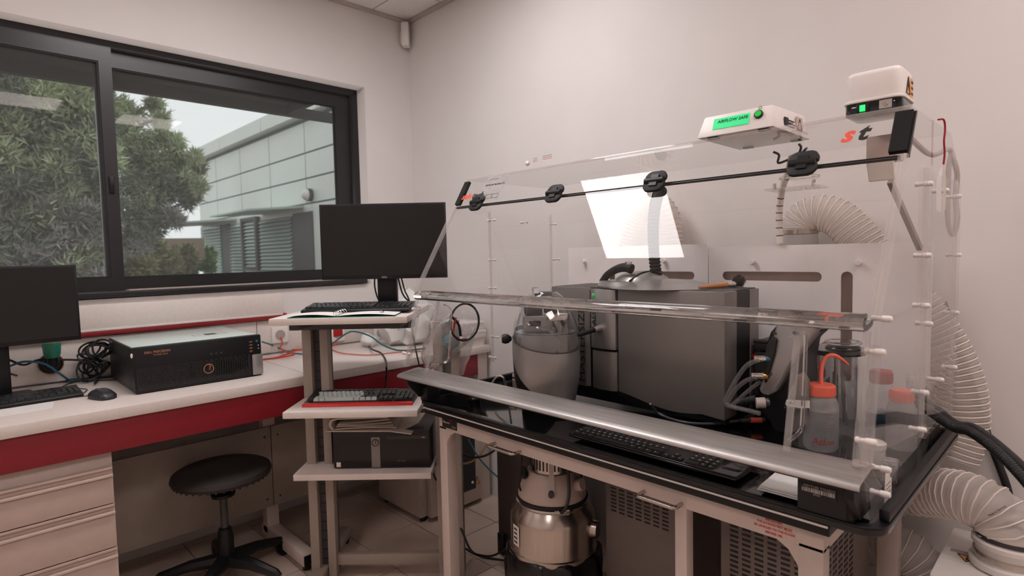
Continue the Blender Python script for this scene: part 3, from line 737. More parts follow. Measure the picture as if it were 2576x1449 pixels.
# documents piled on it
t = thing('document_stack', 'untidy stack of cream papers piled on a desktop computer', 'papers', cw(a.x, a.y, LZ + .166), CU)
def sheet(x0, x1, y0, y1, z, rot, droop, m, th=.004, n=12):
    b_ = B(); cr, sr = math.cos(rot), math.sin(rot)
    for lay in (0, th):
        for i in range(n + 1):
            for j in range(2):
                s_ = i / n; x = x0 + (x1 - x0) * s_; y = y0 if j == 0 else y1
                zz = z + lay + droop(s_, j)
                b_.v.append((x * cr - y * sr, x * sr + y * cr, zz))
    q = 2 * (n + 1)
    for i in range(n):
        a_ = 2 * i; b_.f += [(a_, a_ + 1, a_ + 3, a_ + 2), (q + a_, q + a_ + 2, q + a_ + 3, q + a_ + 1), (a_, a_ + 2, q + a_ + 2, q + a_), (a_ + 1, q + a_ + 1, q + a_ + 3, a_ + 3)]
    b_.f += [(0, q, q + 1, 1), (q - 2, q - 1, 2 * q - 1, 2 * q - 2)]
    return b_
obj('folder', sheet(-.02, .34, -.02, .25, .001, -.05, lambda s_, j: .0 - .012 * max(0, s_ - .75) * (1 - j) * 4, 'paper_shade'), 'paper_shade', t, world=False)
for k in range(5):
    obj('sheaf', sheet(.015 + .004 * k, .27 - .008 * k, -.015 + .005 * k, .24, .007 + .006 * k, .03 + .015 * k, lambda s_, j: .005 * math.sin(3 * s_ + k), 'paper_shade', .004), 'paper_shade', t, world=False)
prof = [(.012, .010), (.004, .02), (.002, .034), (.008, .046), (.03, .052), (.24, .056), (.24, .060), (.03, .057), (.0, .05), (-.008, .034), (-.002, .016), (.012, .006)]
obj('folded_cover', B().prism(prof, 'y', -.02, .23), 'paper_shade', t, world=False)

# ================================================================== STOOL
sc_ = px(558, 1178, z=.515); 
t = thing('lab_stool', 'round black lab stool on a five-star caster base', 'stool', (sc_.x, sc_.y, 0), .2)
obj('seat', B().lathe([(.10, .465), (.17, .468), (.195, .478), (.203, .492), (.198, .508), (.18, .517), (.0, .520)], n=40), 'seat_black', t, world=False)
o = B()
for k in range(40): a_ = 2 * PI * k / 40; o.ball((.192 * math.cos(a_), .192 * math.sin(a_), .476), .0055, 4)
tag(obj('seat_piping', o, 'seat_black', t, world=False), kind='stuff')
obj('swivel_plate', B().lathe([(.05, .44), (.06, .465)], n=20), 'black_plastic', t, world=False)
obj('grip_collar', B().lathe([(.022, .385), (.048, .392), (.05, .405), (.035, .415), (.045, .43), (.03, .444)], n=20), 'black_plastic', t, world=False)
obj('gas_column', B().cyl((0, 0, .22), (0, 0, .40), .016), 'dark_grey', t, world=False)
obj('outer_column', B().lathe([(.03, .08), (.034, .12), (.034, .2), (.026, .245), (.02, .25)], n=20), 'black_plastic', t, world=False)
for k in range(5):
    a_ = 2 * PI * k / 5 + .3; c_, s_ = math.cos(a_), math.sin(a_)
    arm = obj('base_arm', B().tube([(c_ * .02, s_ * .02, .105), (c_ * .14, s_ * .14, .1), (c_ * .26, s_ * .26, .075), (c_ * .275, s_ * .275, .06)], [.034, .026, .02, .018], 8), 'black_plastic', t, world=False)
    obj('caster', B().cyl((c_ * .275 - s_ * .014, s_ * .275 + c_ * .014, .027), (c_ * .275 + s_ * .014, s_ * .275 - c_ * .014, .027), .027, n=16), 'black_plastic', arm, world=False)

# ================================================================== EQUIPMENT TABLE
t = thing('equipment_table', 'white steel-framed equipment table with a black slab top and steel handles', 'table', (2.17, -.62, 0))
SX0, SX1, SY0, SY1, SZ = 1.483, 2.859, -1.006, -.25, .868
obj('slab', B().box(SX0, SX1, SY0, SY1, SZ - .021, SZ), 'black_plastic', t, bevel=.0012)
obj('slab_edge_highlight', B().box(SX0 + .002, SX1 - .003, SY0 - .0012, SY0 + .002, SZ - .0035, SZ + .0004), 'label_white', t)  # white strip painted as the highlight along the slab's top edge
obj('apron', B().box(1.52, 2.838, -.97, -.95, .79, SZ - .021), 'metal_white', t, bevel=.002)
obj('apron', B().box(2.80, 2.838, -.95, -.28, .79, SZ - .021), 'metal_white', t, bevel=.002)
obj('apron', B().box(1.52, 1.556, -.95, -.28, .79, SZ - .021), 'metal_white', t, bevel=.002)
obj('apron', B().box(1.556, 2.80, -.30, -.28, .79, SZ - .021), 'metal_white', t, bevel=.002)
for (x0, x1, y0, y1) in ((1.519, 1.562, -.97, -.925), (2.49, 2.523, -.966, -.932), (2.787, 2.838, -.97, -.932), (1.519, 1.562, -.32, -.28), (2.782, 2.836, -.32, -.28)):
    l = obj('leg', B().box(x0, x1, y0, y1, .03, .80), 'metal_white', t, bevel=.002)
    obj('jacking_foot', B().lathe([(.022, 0), (.022, .008), (.008, .012), (.008, .03)], ((x0 + x1) / 2, (y0 + y1) / 2, 0), 16), 'chrome', l)
for x0, sgn in ((2.787, -1), (1.562, 1)):
    obj('gusset', B().prism([(x0, .79), (x0 + sgn * .045, .79), (x0 + sgn * .02, .775), (x0, .745)], 'y', -.968, -.952), 'metal_white', t)
for xa, xb in ((1.826, 1.945), (2.404, 2.512)):
    h = obj('handle', B().tube(spline([(xa, -.968, .80), (xa, -.995, .80), (xa + .006, -1.004, .80), (xa + .014, -1.006, .80), (xb - .014, -1.006, .80), (xb - .006, -1.004, .80), (xb, -.995, .80), (xb, -.968, .80)], 4), .0055, 10), 'steel', t)
lb = obj('maker_plate', B().box(1.541, 1.625, -.9718, -.97, .800, .837), 'ink_black', t)
text('plate_letters', 'Marson', .0125, 'ink_white', lb, (1.545, -.9722, .8165), (1, 0, 0), (0, 0, 1))
obj('plate_mark', B().torus((1.588, -.9722, .826), .006, .0007, 'y', 20, 5), 'ink_red', lb)
for k in range(2): obj('plate_line', B().box(1.597, 1.62, -.9722, -.9718, .811 - k * .005, .812 - k * .005), 'ink_white', lb)
wl2 = obj('warning_label', B().box(2.694, 2.782, -.9705, -.97, .793, .838), 'metal_white', t)
for k, (s_, uw) in enumerate((('IMPORTANT', (0, 9)), ('THE JACKING FEET MUST', None), ('BE LEVELLED TO THE FLOOR', None), ('BEFORE USE.', None))):
    text('warning_letters', s_, .0068, 'ink_red', wl2, (2.737, -.9708, .827 - k * .0098), (1, 0, 0), (0, 0, 1), align='CENTER', bold=.00012)
obj('warning_underline', B().box(2.719, 2.755, -.971, -.9706, .8255, .8259).box(2.757, 2.777, -.971, -.9706, .8157, .8161), 'ink_red', wl2)

# ================================================================== SAFETY HOOD
XL, XR, YB, TBZ = 1.42, 2.925, -.17, .868
hood = thing('safety_hood', 'clear acrylic safety hood with black base tray and steel front sill', 'fume hood', (2.17, -.6, TBZ))
# base tray
tx0, tx1, ty0, ty1 = 1.425, 2.952, -1.004, -.15
tray = obj('base_tray', B().prism(rrect(tx0, tx1, ty0, ty1, .05, 6), 'z', TBZ, TBZ + .014), 'black_gloss', hood, bevel=.003)
plate('tray_rim', rrect(tx0, tx1, ty0, ty1, .05, 6), [rrect(tx0 + .022, tx1 - .022, ty0 + .014, ty1 - .02, .035, 6)], 'z', TBZ + .0142, TBZ + .019, 'black_plastic', tray)
for (x0, x1, y0, y1) in ((tx0 + .001, tx0 + .02, ty0 + .05, ty1 - .05), (tx1 - .02, tx1 - .001, ty0 + .05, ty1 - .05), (tx0 + .05, tx1 - .05, ty1 - .018, ty1 - .001)):
    obj('side_rail', B().box(x0, x1, y0, y1, TBZ + .0192, TBZ + .044), 'black_plastic', tray, bevel=.004)
TF = TBZ + .014      # tray floor
# steel sill on its brackets
sp = [(-1.062, .977), (-1.0615, .984), (-1.056, .9885), (-1.04, .9915), (-.985, .9995), (-.962, 1.0005), (-.958, .998), (-.985, .9965), (-1.04, .9885), (-1.054, .9855), (-1.058, .982), (-1.059, .977)]
sill = obj('front_sill', B().prism(sp, 'x', 1.388, 2.925), 'steel_sill', hood, angle=50)
obj('sill_edge', B().box(1.42, 2.922, -1.056, -1.046, .972, .9765), 'black_plastic', sill)
for xx, nm in ((1.43, 'sill_bracket'), (2.905, 'sill_bracket')):
    obj(nm, B().prism([(-.998, TBZ + .03), (-.93, TBZ + .03), (-.96, .99), (-1.05, .985), (-1.045, .95)], 'x', xx - .008, xx + .008), 'black_plastic', hood, bevel=.002)
obj('bracket_foot', B().box(1.43, 1.475, -.99, -.93, TBZ + .0145, .94), 'black_plastic', hood, bevel=.006)
obj('side_pod', B().prism(rrect(2.80, 2.90, TBZ + .014, .955, .008, 3), 'y', -.998, -.955), 'black_plastic', hood, bevel=.003)
# clear panels
side_poly = [(-.995, TBZ + .03), (-1.068, 1.02), (-.984, 1.293), (-.786, 1.62), (-.716, 1.735), (-.262, 1.735), (YB - .005, 1.68), (YB - .005, TBZ + .03)]
for xx in (XL, XR):
    sp_ = obj('side_panel', B().prism(side_poly, 'x', xx - .004, xx + .004), 'acrylic', hood, smooth=False)
    sgn = 1 if xx == XR else -1
    for (y0, z0, z1) in ((-.60, .97, 1.61), (-.215, .92, 1.61)):
        obj('door_stile', B().box(xx + sgn * .004, xx + sgn * .012, y0, y0 + (.024 if sgn > 0 else .008), z0, z1), 'acrylic_strip', sp_, smooth=False)
    obj('access_door', B().box(xx + sgn * .013, xx + sgn * .019, -.592, -.19, .98, 1.60), 'acrylic', sp_, smooth=False)
    obj('lower_flap', B().prism([(-1.02, 1.04), (-.985, 1.285), (-.61, 1.292), (-.605, .985)], 'x', xx + sgn * .006, xx + sgn * .012), 'acrylic', sp_, smooth=False)
    for (ya, za, yb, zb) in ((-.975, 1.24, -1.03, 1.02), (-.786, 1.62, -.984, 1.293)):
        d = Vector((0, yb - ya, zb - za)); obj('edge_strip', B().bar((xx + sgn * .003, ya, za), (xx + sgn * .003, yb, zb), .010, .018, (1, 0, 0)), 'acrylic_strip', sp_, smooth=False)
    for (y, z) in ((-.20, 1.565), (-.18, 1.40), (-.195, 1.236), (-.205, 1.08), (-.587, 1.574), (-.588, 1.406), (-.59, 1.287), (-.555, 1.24), (-.40, 1.077), (-.585, 1.077), (-.6, .99), (-.94, 1.288), (-.985, 1.229), (-1.035, 1.067), (-.93, .986), (-.93, .935), (-.39, 1.57)):
        l = .03
        obj('nylon_screw', B().lathe([(.001, -.016), (.0055, -.014), (.0062, -.010), (.0045, -.006), (.0045, .002), (.0064, .004), (.0068, .016), (.0052, .021), (.001, .0225)], (xx, y, z), 10, 'x'), 'white_plastic', hood) if sgn > 0 else \
        obj('nylon_screw', B().lathe([(.001, -.028), (.006, -.026), (.006, -.016), (.003, -.014), (.003, .012), (.006, .014), (.001, .02)], (xx, y, z), 10, 'x'), 'white_plastic', hood)
obj('top_panel', B().box(XL, XR, -.716, -.262, 1.729, 1.736), 'acrylic', hood, smooth=False)
obj('rear_chamfer', B().prism([(-.262, 1.729), (-.262, 1.736), (YB, 1.68), (YB - .006, 1.676)], 'x', XL, XR), 'acrylic', hood, smooth=False)
obj('back_panel', B().box(XL, XR, YB - .006, YB, TBZ + .03, 1.68), 'acrylic', hood, smooth=False)
def slab_yz(name, a, b_, th, x0, x1, m, par=None, **k):
    d = Vector((0, b_[0] - a[0], b_[1] - a[1])).normalized(); n = Vector((0, -d.z, d.y)) * th
    return obj(name, B().prism([a, b_, (b_[0] + n.y, b_[1] + n.z), (a[0] + n.y, a[1] + n.z)], 'x', x0, x1), m, par or hood, smooth=False, **k)
fixed = slab_yz('front_strip', (-.716, 1.733), (-.784, 1.622), .007, XL, XR, 'acrylic')
obj('top_edge', B().tube([(XL, -.716, 1.733), (XR, -.716, 1.733)], .0045, 8), 'acrylic_strip', hood)
door = slab_yz('front_door', (-.786, 1.618), (-.980, 1.298), .007, XL + .004, XR - .004, 'acrylic_door')
slab_yz('door_edge', (-.7856, 1.6187), (-.7866, 1.6170), .009, XL + .004, XR - .004, 'dark_grey', door)
slab_yz('strip_edge', (-.7837, 1.6222), (-.7841, 1.6215), .009, XL + .004, XR - .004, 'dark_grey', fixed)
# folded lower edge of the door, a thick clear lip
lip = [(-.979, 1.3005), (-.990, 1.298), (-1.000, 1.291), (-1.005, 1.281), (-1.003, 1.272), (-.996, 1.267), (-.975, 1.267), (-.945, 1.272), (-.935, 1.277), (-.938, 1.283), (-.955, 1.281), (-.975, 1.278), (-.988, 1.280), (-.986, 1.287), (-.974, 1.294)]
obj('door_lip', B().prism(lip, 'x', XL + .01, XR - .012), 'acrylic_bar', door, angle=60)
# short clear wing panels below the lip at each end
for (x0, x1) in ((1.425, 1.555), (2.79, 2.915)):
    wng = slab_yz('wing_panel', (-.99, 1.268), (-1.05, 1.02), .006, x0, x1, 'acrylic')
    for xe in (x0, x1): slab_yz('wing_edge', (-.99, 1.268), (-1.05, 1.02), .009, xe - .006, xe + .006, 'acrylic_strip', wng)
    if x0 < 2:
        obj('wing_return', B().box(x1 + .0, x1 + .006, -1.03, -.93, 1.03, 1.25), 'acrylic', wng, smooth=False)
        obj('return_edge', B().tube(spline([(x1 + .003, -.96, 1.25), (x1 + .003, -.935, 1.235), (x1 + .003, -.93, 1.21), (x1 + .003, -.945, 1.07), (x1 + .003, -.955, 1.045), (x1 + .003, -.99, 1.035), (x1 + .003, -1.03, 1.04)], 5), .0035, 6), 'acrylic_bar', wng)
    else:
        obj('wing_return', B().box(x0 - .006, x0, -1.03, -.93, 1.03, 1.25), 'acrylic', wng, smooth=False)
        obj('return_edge', B().tube(spline([(x0 - .003, -1.0, 1.255), (x0 - .003, -.955, 1.25), (x0 - .003, -.935, 1.23), (x0 - .003, -.95, 1.07), (x0 - .003, -.965, 1.04), (x0 - .003, -1.03, 1.035)], 5), .004, 6), 'acrylic_bar', wng)
# black corner brackets
for xa, xb in ((XL - .006, XL + .022), (XR - .026, XR + .008)):
    d = slab_yz('corner_bracket', (-.728, 1.725), (-.784, 1.632), .012, xa, xb, 'black_plastic')
obj('bracket_cheek', B().prism([(-.722, 1.722), (-.712, 1.722), (-.775, 1.615), (-.79, 1.615)], 'x', XR + .0085, XR + .012), 'black_plastic', hood)
# hinges
nrm = Vector((0, -.856, .518)); dn = Vector((0, -.518, -.856))
for u, v in ((1200, 508), (1395, 485), (1648, 453), (2020, 410)):
    c = px(u, v, y=-.795); c = Vector((c.x, -.785, 1.62)) + nrm * .008
    h = obj('hinge', B().tube([c + Vector((-.030, 0, 0)) + nrm * .008, c + Vector((.030, 0, 0)) + nrm * .008], .0095, 12), 'black_plastic', hood)
    for sg, nm in ((-1, 'upper_leaf'), (1, 'lower_leaf')):
        o = B(); pts = []
        for (a_, w_) in ((.004, .034), (.018, .034), (.030, .026), (.034, .016)): pts.append((a_, w_))
        loop = [(c + dn * (sg * a_) + Vector((w_, 0, 0))) for a_, w_ in pts] + [(c + dn * (sg * a_) + Vector((-w_, 0, 0))) for a_, w_ in reversed(pts)]
        n = len(loop); o.add([p - nrm * .001 for p in loop] + [p + nrm * .010 for p in loop], [tuple(range(n)), tuple(range(2 * n - 1, n - 1, -1))] + [(i, (i + 1) % n, (i + 1) % n + n, i + n) for i in range(n)])
        lf = obj(nm, o, 'black_rubber', h, bevel=.003)
        obj('cap', B().bar(c + dn * (sg * .012) + nrm * .011 - Vector((.012, 0, 0)), c + dn * (sg * .012) + nrm * .011 + Vector((.012, 0, 0)), .014, .005, nrm), 'black_plastic', lf)
# printing on the hood
upv = -dn
def onstrip(x, k): return Vector((x, -.716, 1.733)).lerp(Vector((x, -.784, 1.622)), k) + nrm * .009
o1 = text('logo_safe', 'safe', .036, 'ink_orange', fixed, onstrip(1.448, .80), (1, 0, 0), upv, shear=.3, bold=.001)
text('logo_tech', 'tech', .036, 'ink_black', fixed, onstrip(1.510, .80), (1, 0, 0), upv, shear=.3, bold=.001)
text('logo_s', 's', .06, 'ink_orange', fixed, onstrip(2.800, .62), (1, 0, 0), upv, shear=.3, bold=.002)
text('logo_t', 't', .06, 'ink_black', fixed, onstrip(2.832, .62), (1, 0, 0), upv, shear=.3, bold=.002)
obj('logo_mark', B().bar(onstrip(1.443, .42) - Vector((.004, 0, 0)), onstrip(1.443, .42) + Vector((.004, 0, 0)), .001, .012, upv), 'ink_black', fixed)
lbl = obj('rating_label', B().bar(onstrip(1.61, .5) - nrm * .0012 - Vector((.055, 0, 0)), onstrip(1.61, .5) - nrm * .0012 + Vector((.055, 0, 0)), .0006, .115, upv), 'film', fixed)
text('rating_letters', 'rototec', .016, 'cable_grey', lbl, onstrip(1.575, .22), (1, 0, 0), upv, shear=.2)
text('rating_letters', 'POSTE DE TRAVAIL N°8', .010, 'ink_black', lbl, onstrip(1.565, .42), (1, 0, 0), upv)
for k in range(3):
    o = B(); x0 = 1.562 + k * .034; p = [onstrip(x0, .74), onstrip(x0 + .032, .74), onstrip(x0 + .032, .88), onstrip(x0, .88)]
    o.tube(p, .0006, 4, closed=True); obj('rating_box', o, 'ink_black', lbl)
for (u0, v0, u1, v1) in ((1340, 398, 1353, 410), (1364, 390, 1390, 404)):
    a_, b_ = px(u0, v1, y=-.262), px(u1, v0, y=-.262)
    rs_ = obj('rear_sticker', B().box(a_.x, b_.x, -.2630, -.2622, a_.z, b_.z), 'label_white', hood)
    for k in range(3): obj('sticker_line', B().box(a_.x + .003, b_.x - .003, -.2636, -.2630, a_.z + .004 + k * .007, a_.z + .0055 + k * .007), 'ink_red' if k == 0 else 'ink_black', rs_)
a_ = px(1327, 411, y=-.27); obj('rear_knob', B().ball((a_.x, -.27, a_.z), .012, 8), 'white_plastic', hood)
# pale rear boards with slots
def slot(x0, x1, z0, z1): return rrect(x0, x1, z0, z1, min(x1 - x0, z1 - z0) / 2 - .0005, 6)
BY = -.214
obj('slot_shade_panel', B().box(1.50, 2.87, -.182, -.178, TF, 1.43), 'slot_shade_brown', hood)  # added panel, its brown painted as shade seen through the slots
for (x0, x1, z1, hs) in ((1.524, 2.199, 1.452, [slot(1.90, 2.145, 1.318, 1.348), slot(1.75, 1.78, 1.10, 1.36)]), (2.203, 2.885, 1.440, [slot(2.256, 2.592, 1.318, 1.350), slot(2.648, 2.682, 1.0, 1.352)])):
    bd = plate('baffle_board', [(x0, TF + .0), (x1, TF + .0), (x1, z1), (x0, z1)], hs, 'y', BY - .004, BY + .004, 'board_pale', hood)
for (x, z) in ((1.62, 1.39), (2.02, 1.39), (2.37, 1.385), (2.70, 1.38)):
    obj('nylon_stud', B().lathe([(.008, -.022), (.010, -.016), (.008, -.010), (.004, -.008), (.004, .01)], (x, BY, z), 10, 'y'), 'white_plastic', hood)

# ================================================================== BOXES ON TOP OF THE HOOD
HZ = 1.737
t = thing('airflow_monitor', 'white airflow alarm box with a green display on the hood top', 'alarm box', (2.52, -.6, HZ))
ax0, ax1 = 2.43, 2.622
obj('case', B().add([(ax0 - .012, -.712, HZ + .006), (ax1 + .006, -.712, HZ + .006), (ax1 + .006, -.44, HZ + .004), (ax0 - .012, -.44, HZ + .004), (ax0, -.688, HZ + .066), (ax1 - .004, -.688, HZ + .066), (ax1 - .004, -.46, HZ + .072), (ax0, -.46, HZ + .072)],
    [(0, 3, 2, 1), (4, 5, 6, 7), (0, 1, 5, 4), (1, 2, 6, 5), (2, 3, 7, 6), (3, 0, 4, 7)]), 'white_plastic', t, bevel=.003)
fu = Vector((0, .024, .06)).normalized(); fn = Vector((0, -.06, .024)).normalized()
def fpt(x, k): return Vector((x, -.712, HZ + .006)) + Vector((0, .024, .06)) * k + fn * .0008
scr = obj('display', B().add([fpt(2.462, .3), fpt(2.562, .3), fpt(2.562, .80), fpt(2.462, .80)] + [fpt(2.462, .3) + fn * .0015, fpt(2.562, .3) + fn * .0015, fpt(2.562, .80) + fn * .0015, fpt(2.462, .80) + fn * .0015],
    [(3, 2, 1, 0), (4, 5, 6, 7), (0, 1, 5, 4), (1, 2, 6, 5), (2, 3, 7, 6), (3, 0, 4, 7)]), 'lcd_green', t, smooth=False)
text('display_letters', 'AIRFLOW SAFE', .0125, 'lcd_ink', scr, fpt(2.475, .56) + fn * .002, (1, 0, 0), fu, bold=.0002)
bt = obj('power_switch', B().tube([fpt(2.587, .62), fpt(2.587, .62) + fn * .006], .0115, 20), 'black_plastic', t)
obj('switch_lamp', B().tube([fpt(2.587, .62) + fn * .005, fpt(2.587, .62) + fn * .008], .0085, 18), 'green_dim', bt)
obj('switch_mark', B().tube([fpt(2.587 + .004 * math.cos(a), .95) + fu * (.004 * math.sin(a)) + fn * .001 for a in [2 * PI * k / 14 for k in range(14)]], .0006, 4, closed=True), 'ink_black', t)
for (x, y) in ((2.46, -.695), (2.60, -.695), (2.46, -.47), (2.60, -.47)): obj('rubber_foot', B().box(x - .014, x + .014, y - .008, y + .008, HZ, HZ + .007), 'black_rubber', t)
sx = ax1 + .003
obj('safety_label', B().box(sx + .0, sx + .0025, -.63, -.605, HZ + .02, HZ + .042), 'ink_black', t)
for k in range(3): obj('side_print', B().box(sx, sx + .0025, -.60, -.56 + .01 * (k % 2), HZ + .036 - .008 * k, HZ + .038 - .008 * k), 'ink_black', t)
wt = obj('warning_sticker', B().box(sx - .001, sx + .002, -.545, -.50, HZ + .018, HZ + .055), 'cream', t)
obj('warning_triangle', B().tube([(sx + .0025, -.54, HZ + .022), (sx + .0025, -.506, HZ + .022), (sx + .0025, -.523, HZ + .05)], .0012, 4, closed=True), 'ink_black', wt)
t = thing('extraction_fan', 'white fan box with a black base and lit green switch on the hood', 'fan box', (2.85, -.64, HZ))
fx0, fx1, fy0, fy1 = 2.788, 2.905, -.70, -.58
obj('base', B().prism(rrect(fx0, fx1, fy0, fy1, .018, 5), 'z', HZ, HZ + .028), 'black_gloss', t, bevel=.002)
cv = obj('cover', B().prism(rrect(fx0 + .002, fx1 - .002, fy0 + .002, fy1 - .002, .018, 5), 'z', HZ + .028, HZ + .100), 'white_plastic', t, bevel=.012, seg=4)
obj('flange', B().prism(rrect(fx0 - .003, fx1 + .003, fy0 - .003, fy1 + .003, .02, 5), 'z', HZ + .027, HZ + .034), 'white_plastic', t, bevel=.002)
sw = obj('rocker_switch', B().box(2.815, 2.842, fy0 - .004, fy0 + .002, HZ + .003, HZ + .025), 'black_plastic', t, bevel=.002)
obj('rocker_lamp', B().box(2.823, 2.834, fy0 - .0055, fy0 - .003, HZ + .006, HZ + .020), 'green_led', sw)
cl_ = obj('terminal_plate', B().box(2.862, 2.887, fy0 - .004, fy0 + .002, HZ + .005, HZ + .024), 'chrome', t)
obj('terminal_screw', B().cyl((2.874, fy0 - .003, HZ + .014), (2.874, fy0 - .010, HZ + .014), .005, n=8), 'steel', cl_)
st = obj('hazard_sticker', B().prism([(-.655, HZ + .042), (-.622, HZ + .042), (-.6385, HZ + .080)], 'x', fx1 - .003, fx1 - .0012), 'sticker_yellow', t)
obj('hazard_border', B().tube([(fx1 - .0008, -.655, HZ + .042), (fx1 - .0008, -.622, HZ + .042), (fx1 - .0008, -.6385, HZ + .080)], .0012, 4, closed=True), 'ink_black', st)
obj('hazard_bolt', B().prism([(-.640, HZ + .072), (-.634, HZ + .072), (-.637, HZ + .062), (-.633, HZ + .062), (-.640, HZ + .048), (-.638, HZ + .058), (-.642, HZ + .058)], 'x', fx1 - .001, fx1 - .0003), 'ink_black', st)
s2_ = obj('wiring_sticker', B().box(fx1 - .003, fx1 - .0012, -.617, -.59, HZ + .038, HZ + .082), 'sticker_yellow', t)
for k in range(3): obj('wiring_mark', B().box(fx1 - .0015, fx1 - .0005, -.608, -.592, HZ + .045 + .013 * k, HZ + .050 + .013 * k), 'ink_black', s2_)
# hanging hood tag on a red string
t = thing('instruction_tag', 'folded paper tag hanging by a red string inside the hood corner', 'tag', (2.935, -.43, 1.55))
obj('string', B().tube(spline([(2.932, -.46, 1.741), (2.940, -.44, 1.742), (2.942, -.432, 1.72), (2.941, -.436, 1.69), (2.942, -.431, 1.66), (2.941, -.434, 1.632)], 5), .0022, 6), 'string_red', t)
obj('leaf', B().add([(2.938, -.436, 1.632), (2.934, -.478, 1.59), (2.934, -.47, 1.515), (2.938, -.432, 1.513)], [(0, 1, 2, 3)]), 'paper', t)
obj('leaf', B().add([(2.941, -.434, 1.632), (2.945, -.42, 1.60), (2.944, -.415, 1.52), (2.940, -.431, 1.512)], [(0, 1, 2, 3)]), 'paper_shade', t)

# ================================================================== PARTICLE ANALYSER
FYM = -.585; MZ0, MZ1 = TF + .03, 1.302
an = thing('particle_analyser', 'big grey particle size analyser standing inside the clear hood', 'analyser', (2.1, -.45, TF))
obj('base', B().prism([(1.76, TF + .004), (2.43, TF + .004), (2.43, TF + .05), (1.76, TF + .05)], 'y', FYM + .03, -.33), 'black_plastic', an, bevel=.004)
obj('core', B().box(1.75, 2.425, FYM + .012, -.335, TF + .04, MZ1 - .008), 'black_plastic', an)
# left block with bevelled inner edge
lbk = obj('left_block', B().prism([(1.745, FYM), (1.909, FYM), (1.934, FYM + .022), (1.934, -.34), (1.745, -.34)], 'z', TF + .055, MZ1), 'grey_silver', an, bevel=.003)
text('name_letters', 'MASTERSIZER', .040, 'ink_black', lbk, (1.904, FYM - .0006, TF + .07), (0, 0, 1), (-1, 0, 0), sx=1.28)
cell = obj('cell_cover', B().prism([(1.938, FYM - .004), (1.972, FYM - .014), (2.02, FYM - .014), (2.047, FYM - .006), (2.047, -.36), (1.938, -.36)], 'z', 1.086, MZ1 - .004), 'grey_silver_light', an, bevel=.002)
text('cell_letters', 'AERO', .028, 'ink_black', cell, (1.968, FYM - .0146, 1.17), (0, 0, 1), (-1, .08, 0), sx=1.1)
obj('cell_led', B().ball((1.957, FYM - .012, 1.277), .006, 8), 'green_dim', cell)
obj('lower_cell_cover', B().prism([(1.938, FYM + .002), (1.972, FYM - .008), (2.02, FYM - .008), (2.047, FYM), (2.047, -.36), (1.938, -.36)], 'z', TF + .055, 1.078), 'grey_silver', an, bevel=.004)
obj('nozzle', B().cyl((1.985, FYM - .012, 1.16), (1.985, FYM - .05, 1.158), .013, .010, 14), 'chrome', an)
# right block: bottom edge sags in an arch
ar = [(2.052, MZ1)] + [(2.052 + (2.44 - 2.052) * k / 10, TF + .058 - .018 * math.sin(PI * min(1, k / 8) ** 1.4) * (1 if k < 10 else 0) - .03 * (k / 10)) for k in range(11)] + [(2.44, MZ1)]
obj('right_block', B().prism(ar, 'y', FYM, -.50), 'grey_silver', an, bevel=.004)
obj('side_band', B().box(2.40, 2.438, -.50, -.405, TF + .03, MZ1 - .002), 'black_plastic', an)
obj('rear_block', B().box(1.75, 2.440, -.405, -.338, TF + .02, MZ1 - .002), 'grey_silver', an, bevel=.003)
obj('top_deck', B().box(1.75, 2.43, FYM + .015, -.345, MZ1 - .010, MZ1 + .001), 'dark_grey', an)
# raised lid over the cell
lid = obj('lid_ring', B().lathe([(.118, 0), (.120, .006), (.112, .022), (.10, .024)], (2.03, -.47, MZ1), 40), 'grey_silver_light', an)
obj('lid_dome', B().lathe([(.098, .022), (.09, .034), (.07, .047), (.04, .055), (.001, .058)], (2.07, -.46, MZ1), 36), 'grey_silver_light', an)
obj('lid_wing', B().lathe([(.19, .0), (.17, .006), (.11, .022), (.001, .03)], (2.15, -.455, MZ1 + .002), 36), 'grey_silver_light', an)
obj('lid_groove', B().tube(spline([(2.085, -.56, MZ1 + .025), (2.10, -.52, MZ1 + .048), (2.105, -.47, MZ1 + .055), (2.10, -.42, MZ1 + .05)], 6), .004, 6), 'black_plastic', an)
obj('lid_handle', B().tube(spline([(1.935, -.515, MZ1 + .018), (1.965, -.52, MZ1 + .045), (2.01, -.525, MZ1 + .066), (2.05, -.53, MZ1 + .072), (2.075, -.53, MZ1 + .066)], 6), [.012 + .006 * (k / 24) for k in range(25)], 10), 'black_rubber', an)
obj('lid_bolt', B().cyl((2.062, -.53, MZ1 + .07), (2.062, -.53, MZ1 + .092), .012, n=12), 'chrome', an)
obj('hose_socket', B().cyl((2.115, -.455, MZ1 + .03), (2.13, -.455, MZ1 + .06), .022, n=16), 'black_plastic', an)
def ribbed(name, path, r, pitch, m, parent=None, amp=.12, n=16, sub=4, closed_ends=False):
    """corrugated pipe along a smooth path"""
    P = spline(path, 12); L = [0]
    for a, b_ in zip(P, P[1:]): L.append(L[-1] + (b_ - a).length)
    N = int(L[-1] / pitch * sub); pts = []; rs = []; k = 0
    for i in range(N + 1):
        s_ = L[-1] * i / N
        while k < len(L) - 2 and L[k + 1] < s_: k += 1
        f_ = (s_ - L[k]) / max(1e-9, L[k + 1] - L[k]); pts.append(P[k].lerp(P[k + 1], f_))
        rs.append(r * (1 - amp * (.5 - .5 * math.cos(2 * PI * i / sub))))
    return obj(name, B().tube(pts, rs, n, caps=closed_ends), m, parent, angle=80), pts
hs, _ = ribbed('suction_hose', [(2.125, -.455, MZ1 + .05), (2.118, -.455, 1.42), (2.112, -.45, 1.50), (2.10, -.42, 1.58), (2.07, -.34, 1.65), (2.02, -.24, 1.66)], .0215, .0125, 'black_rubber', amp=.2)
tag(hs, 'black corrugated suction hose rising from the analyser lid', 'hose')
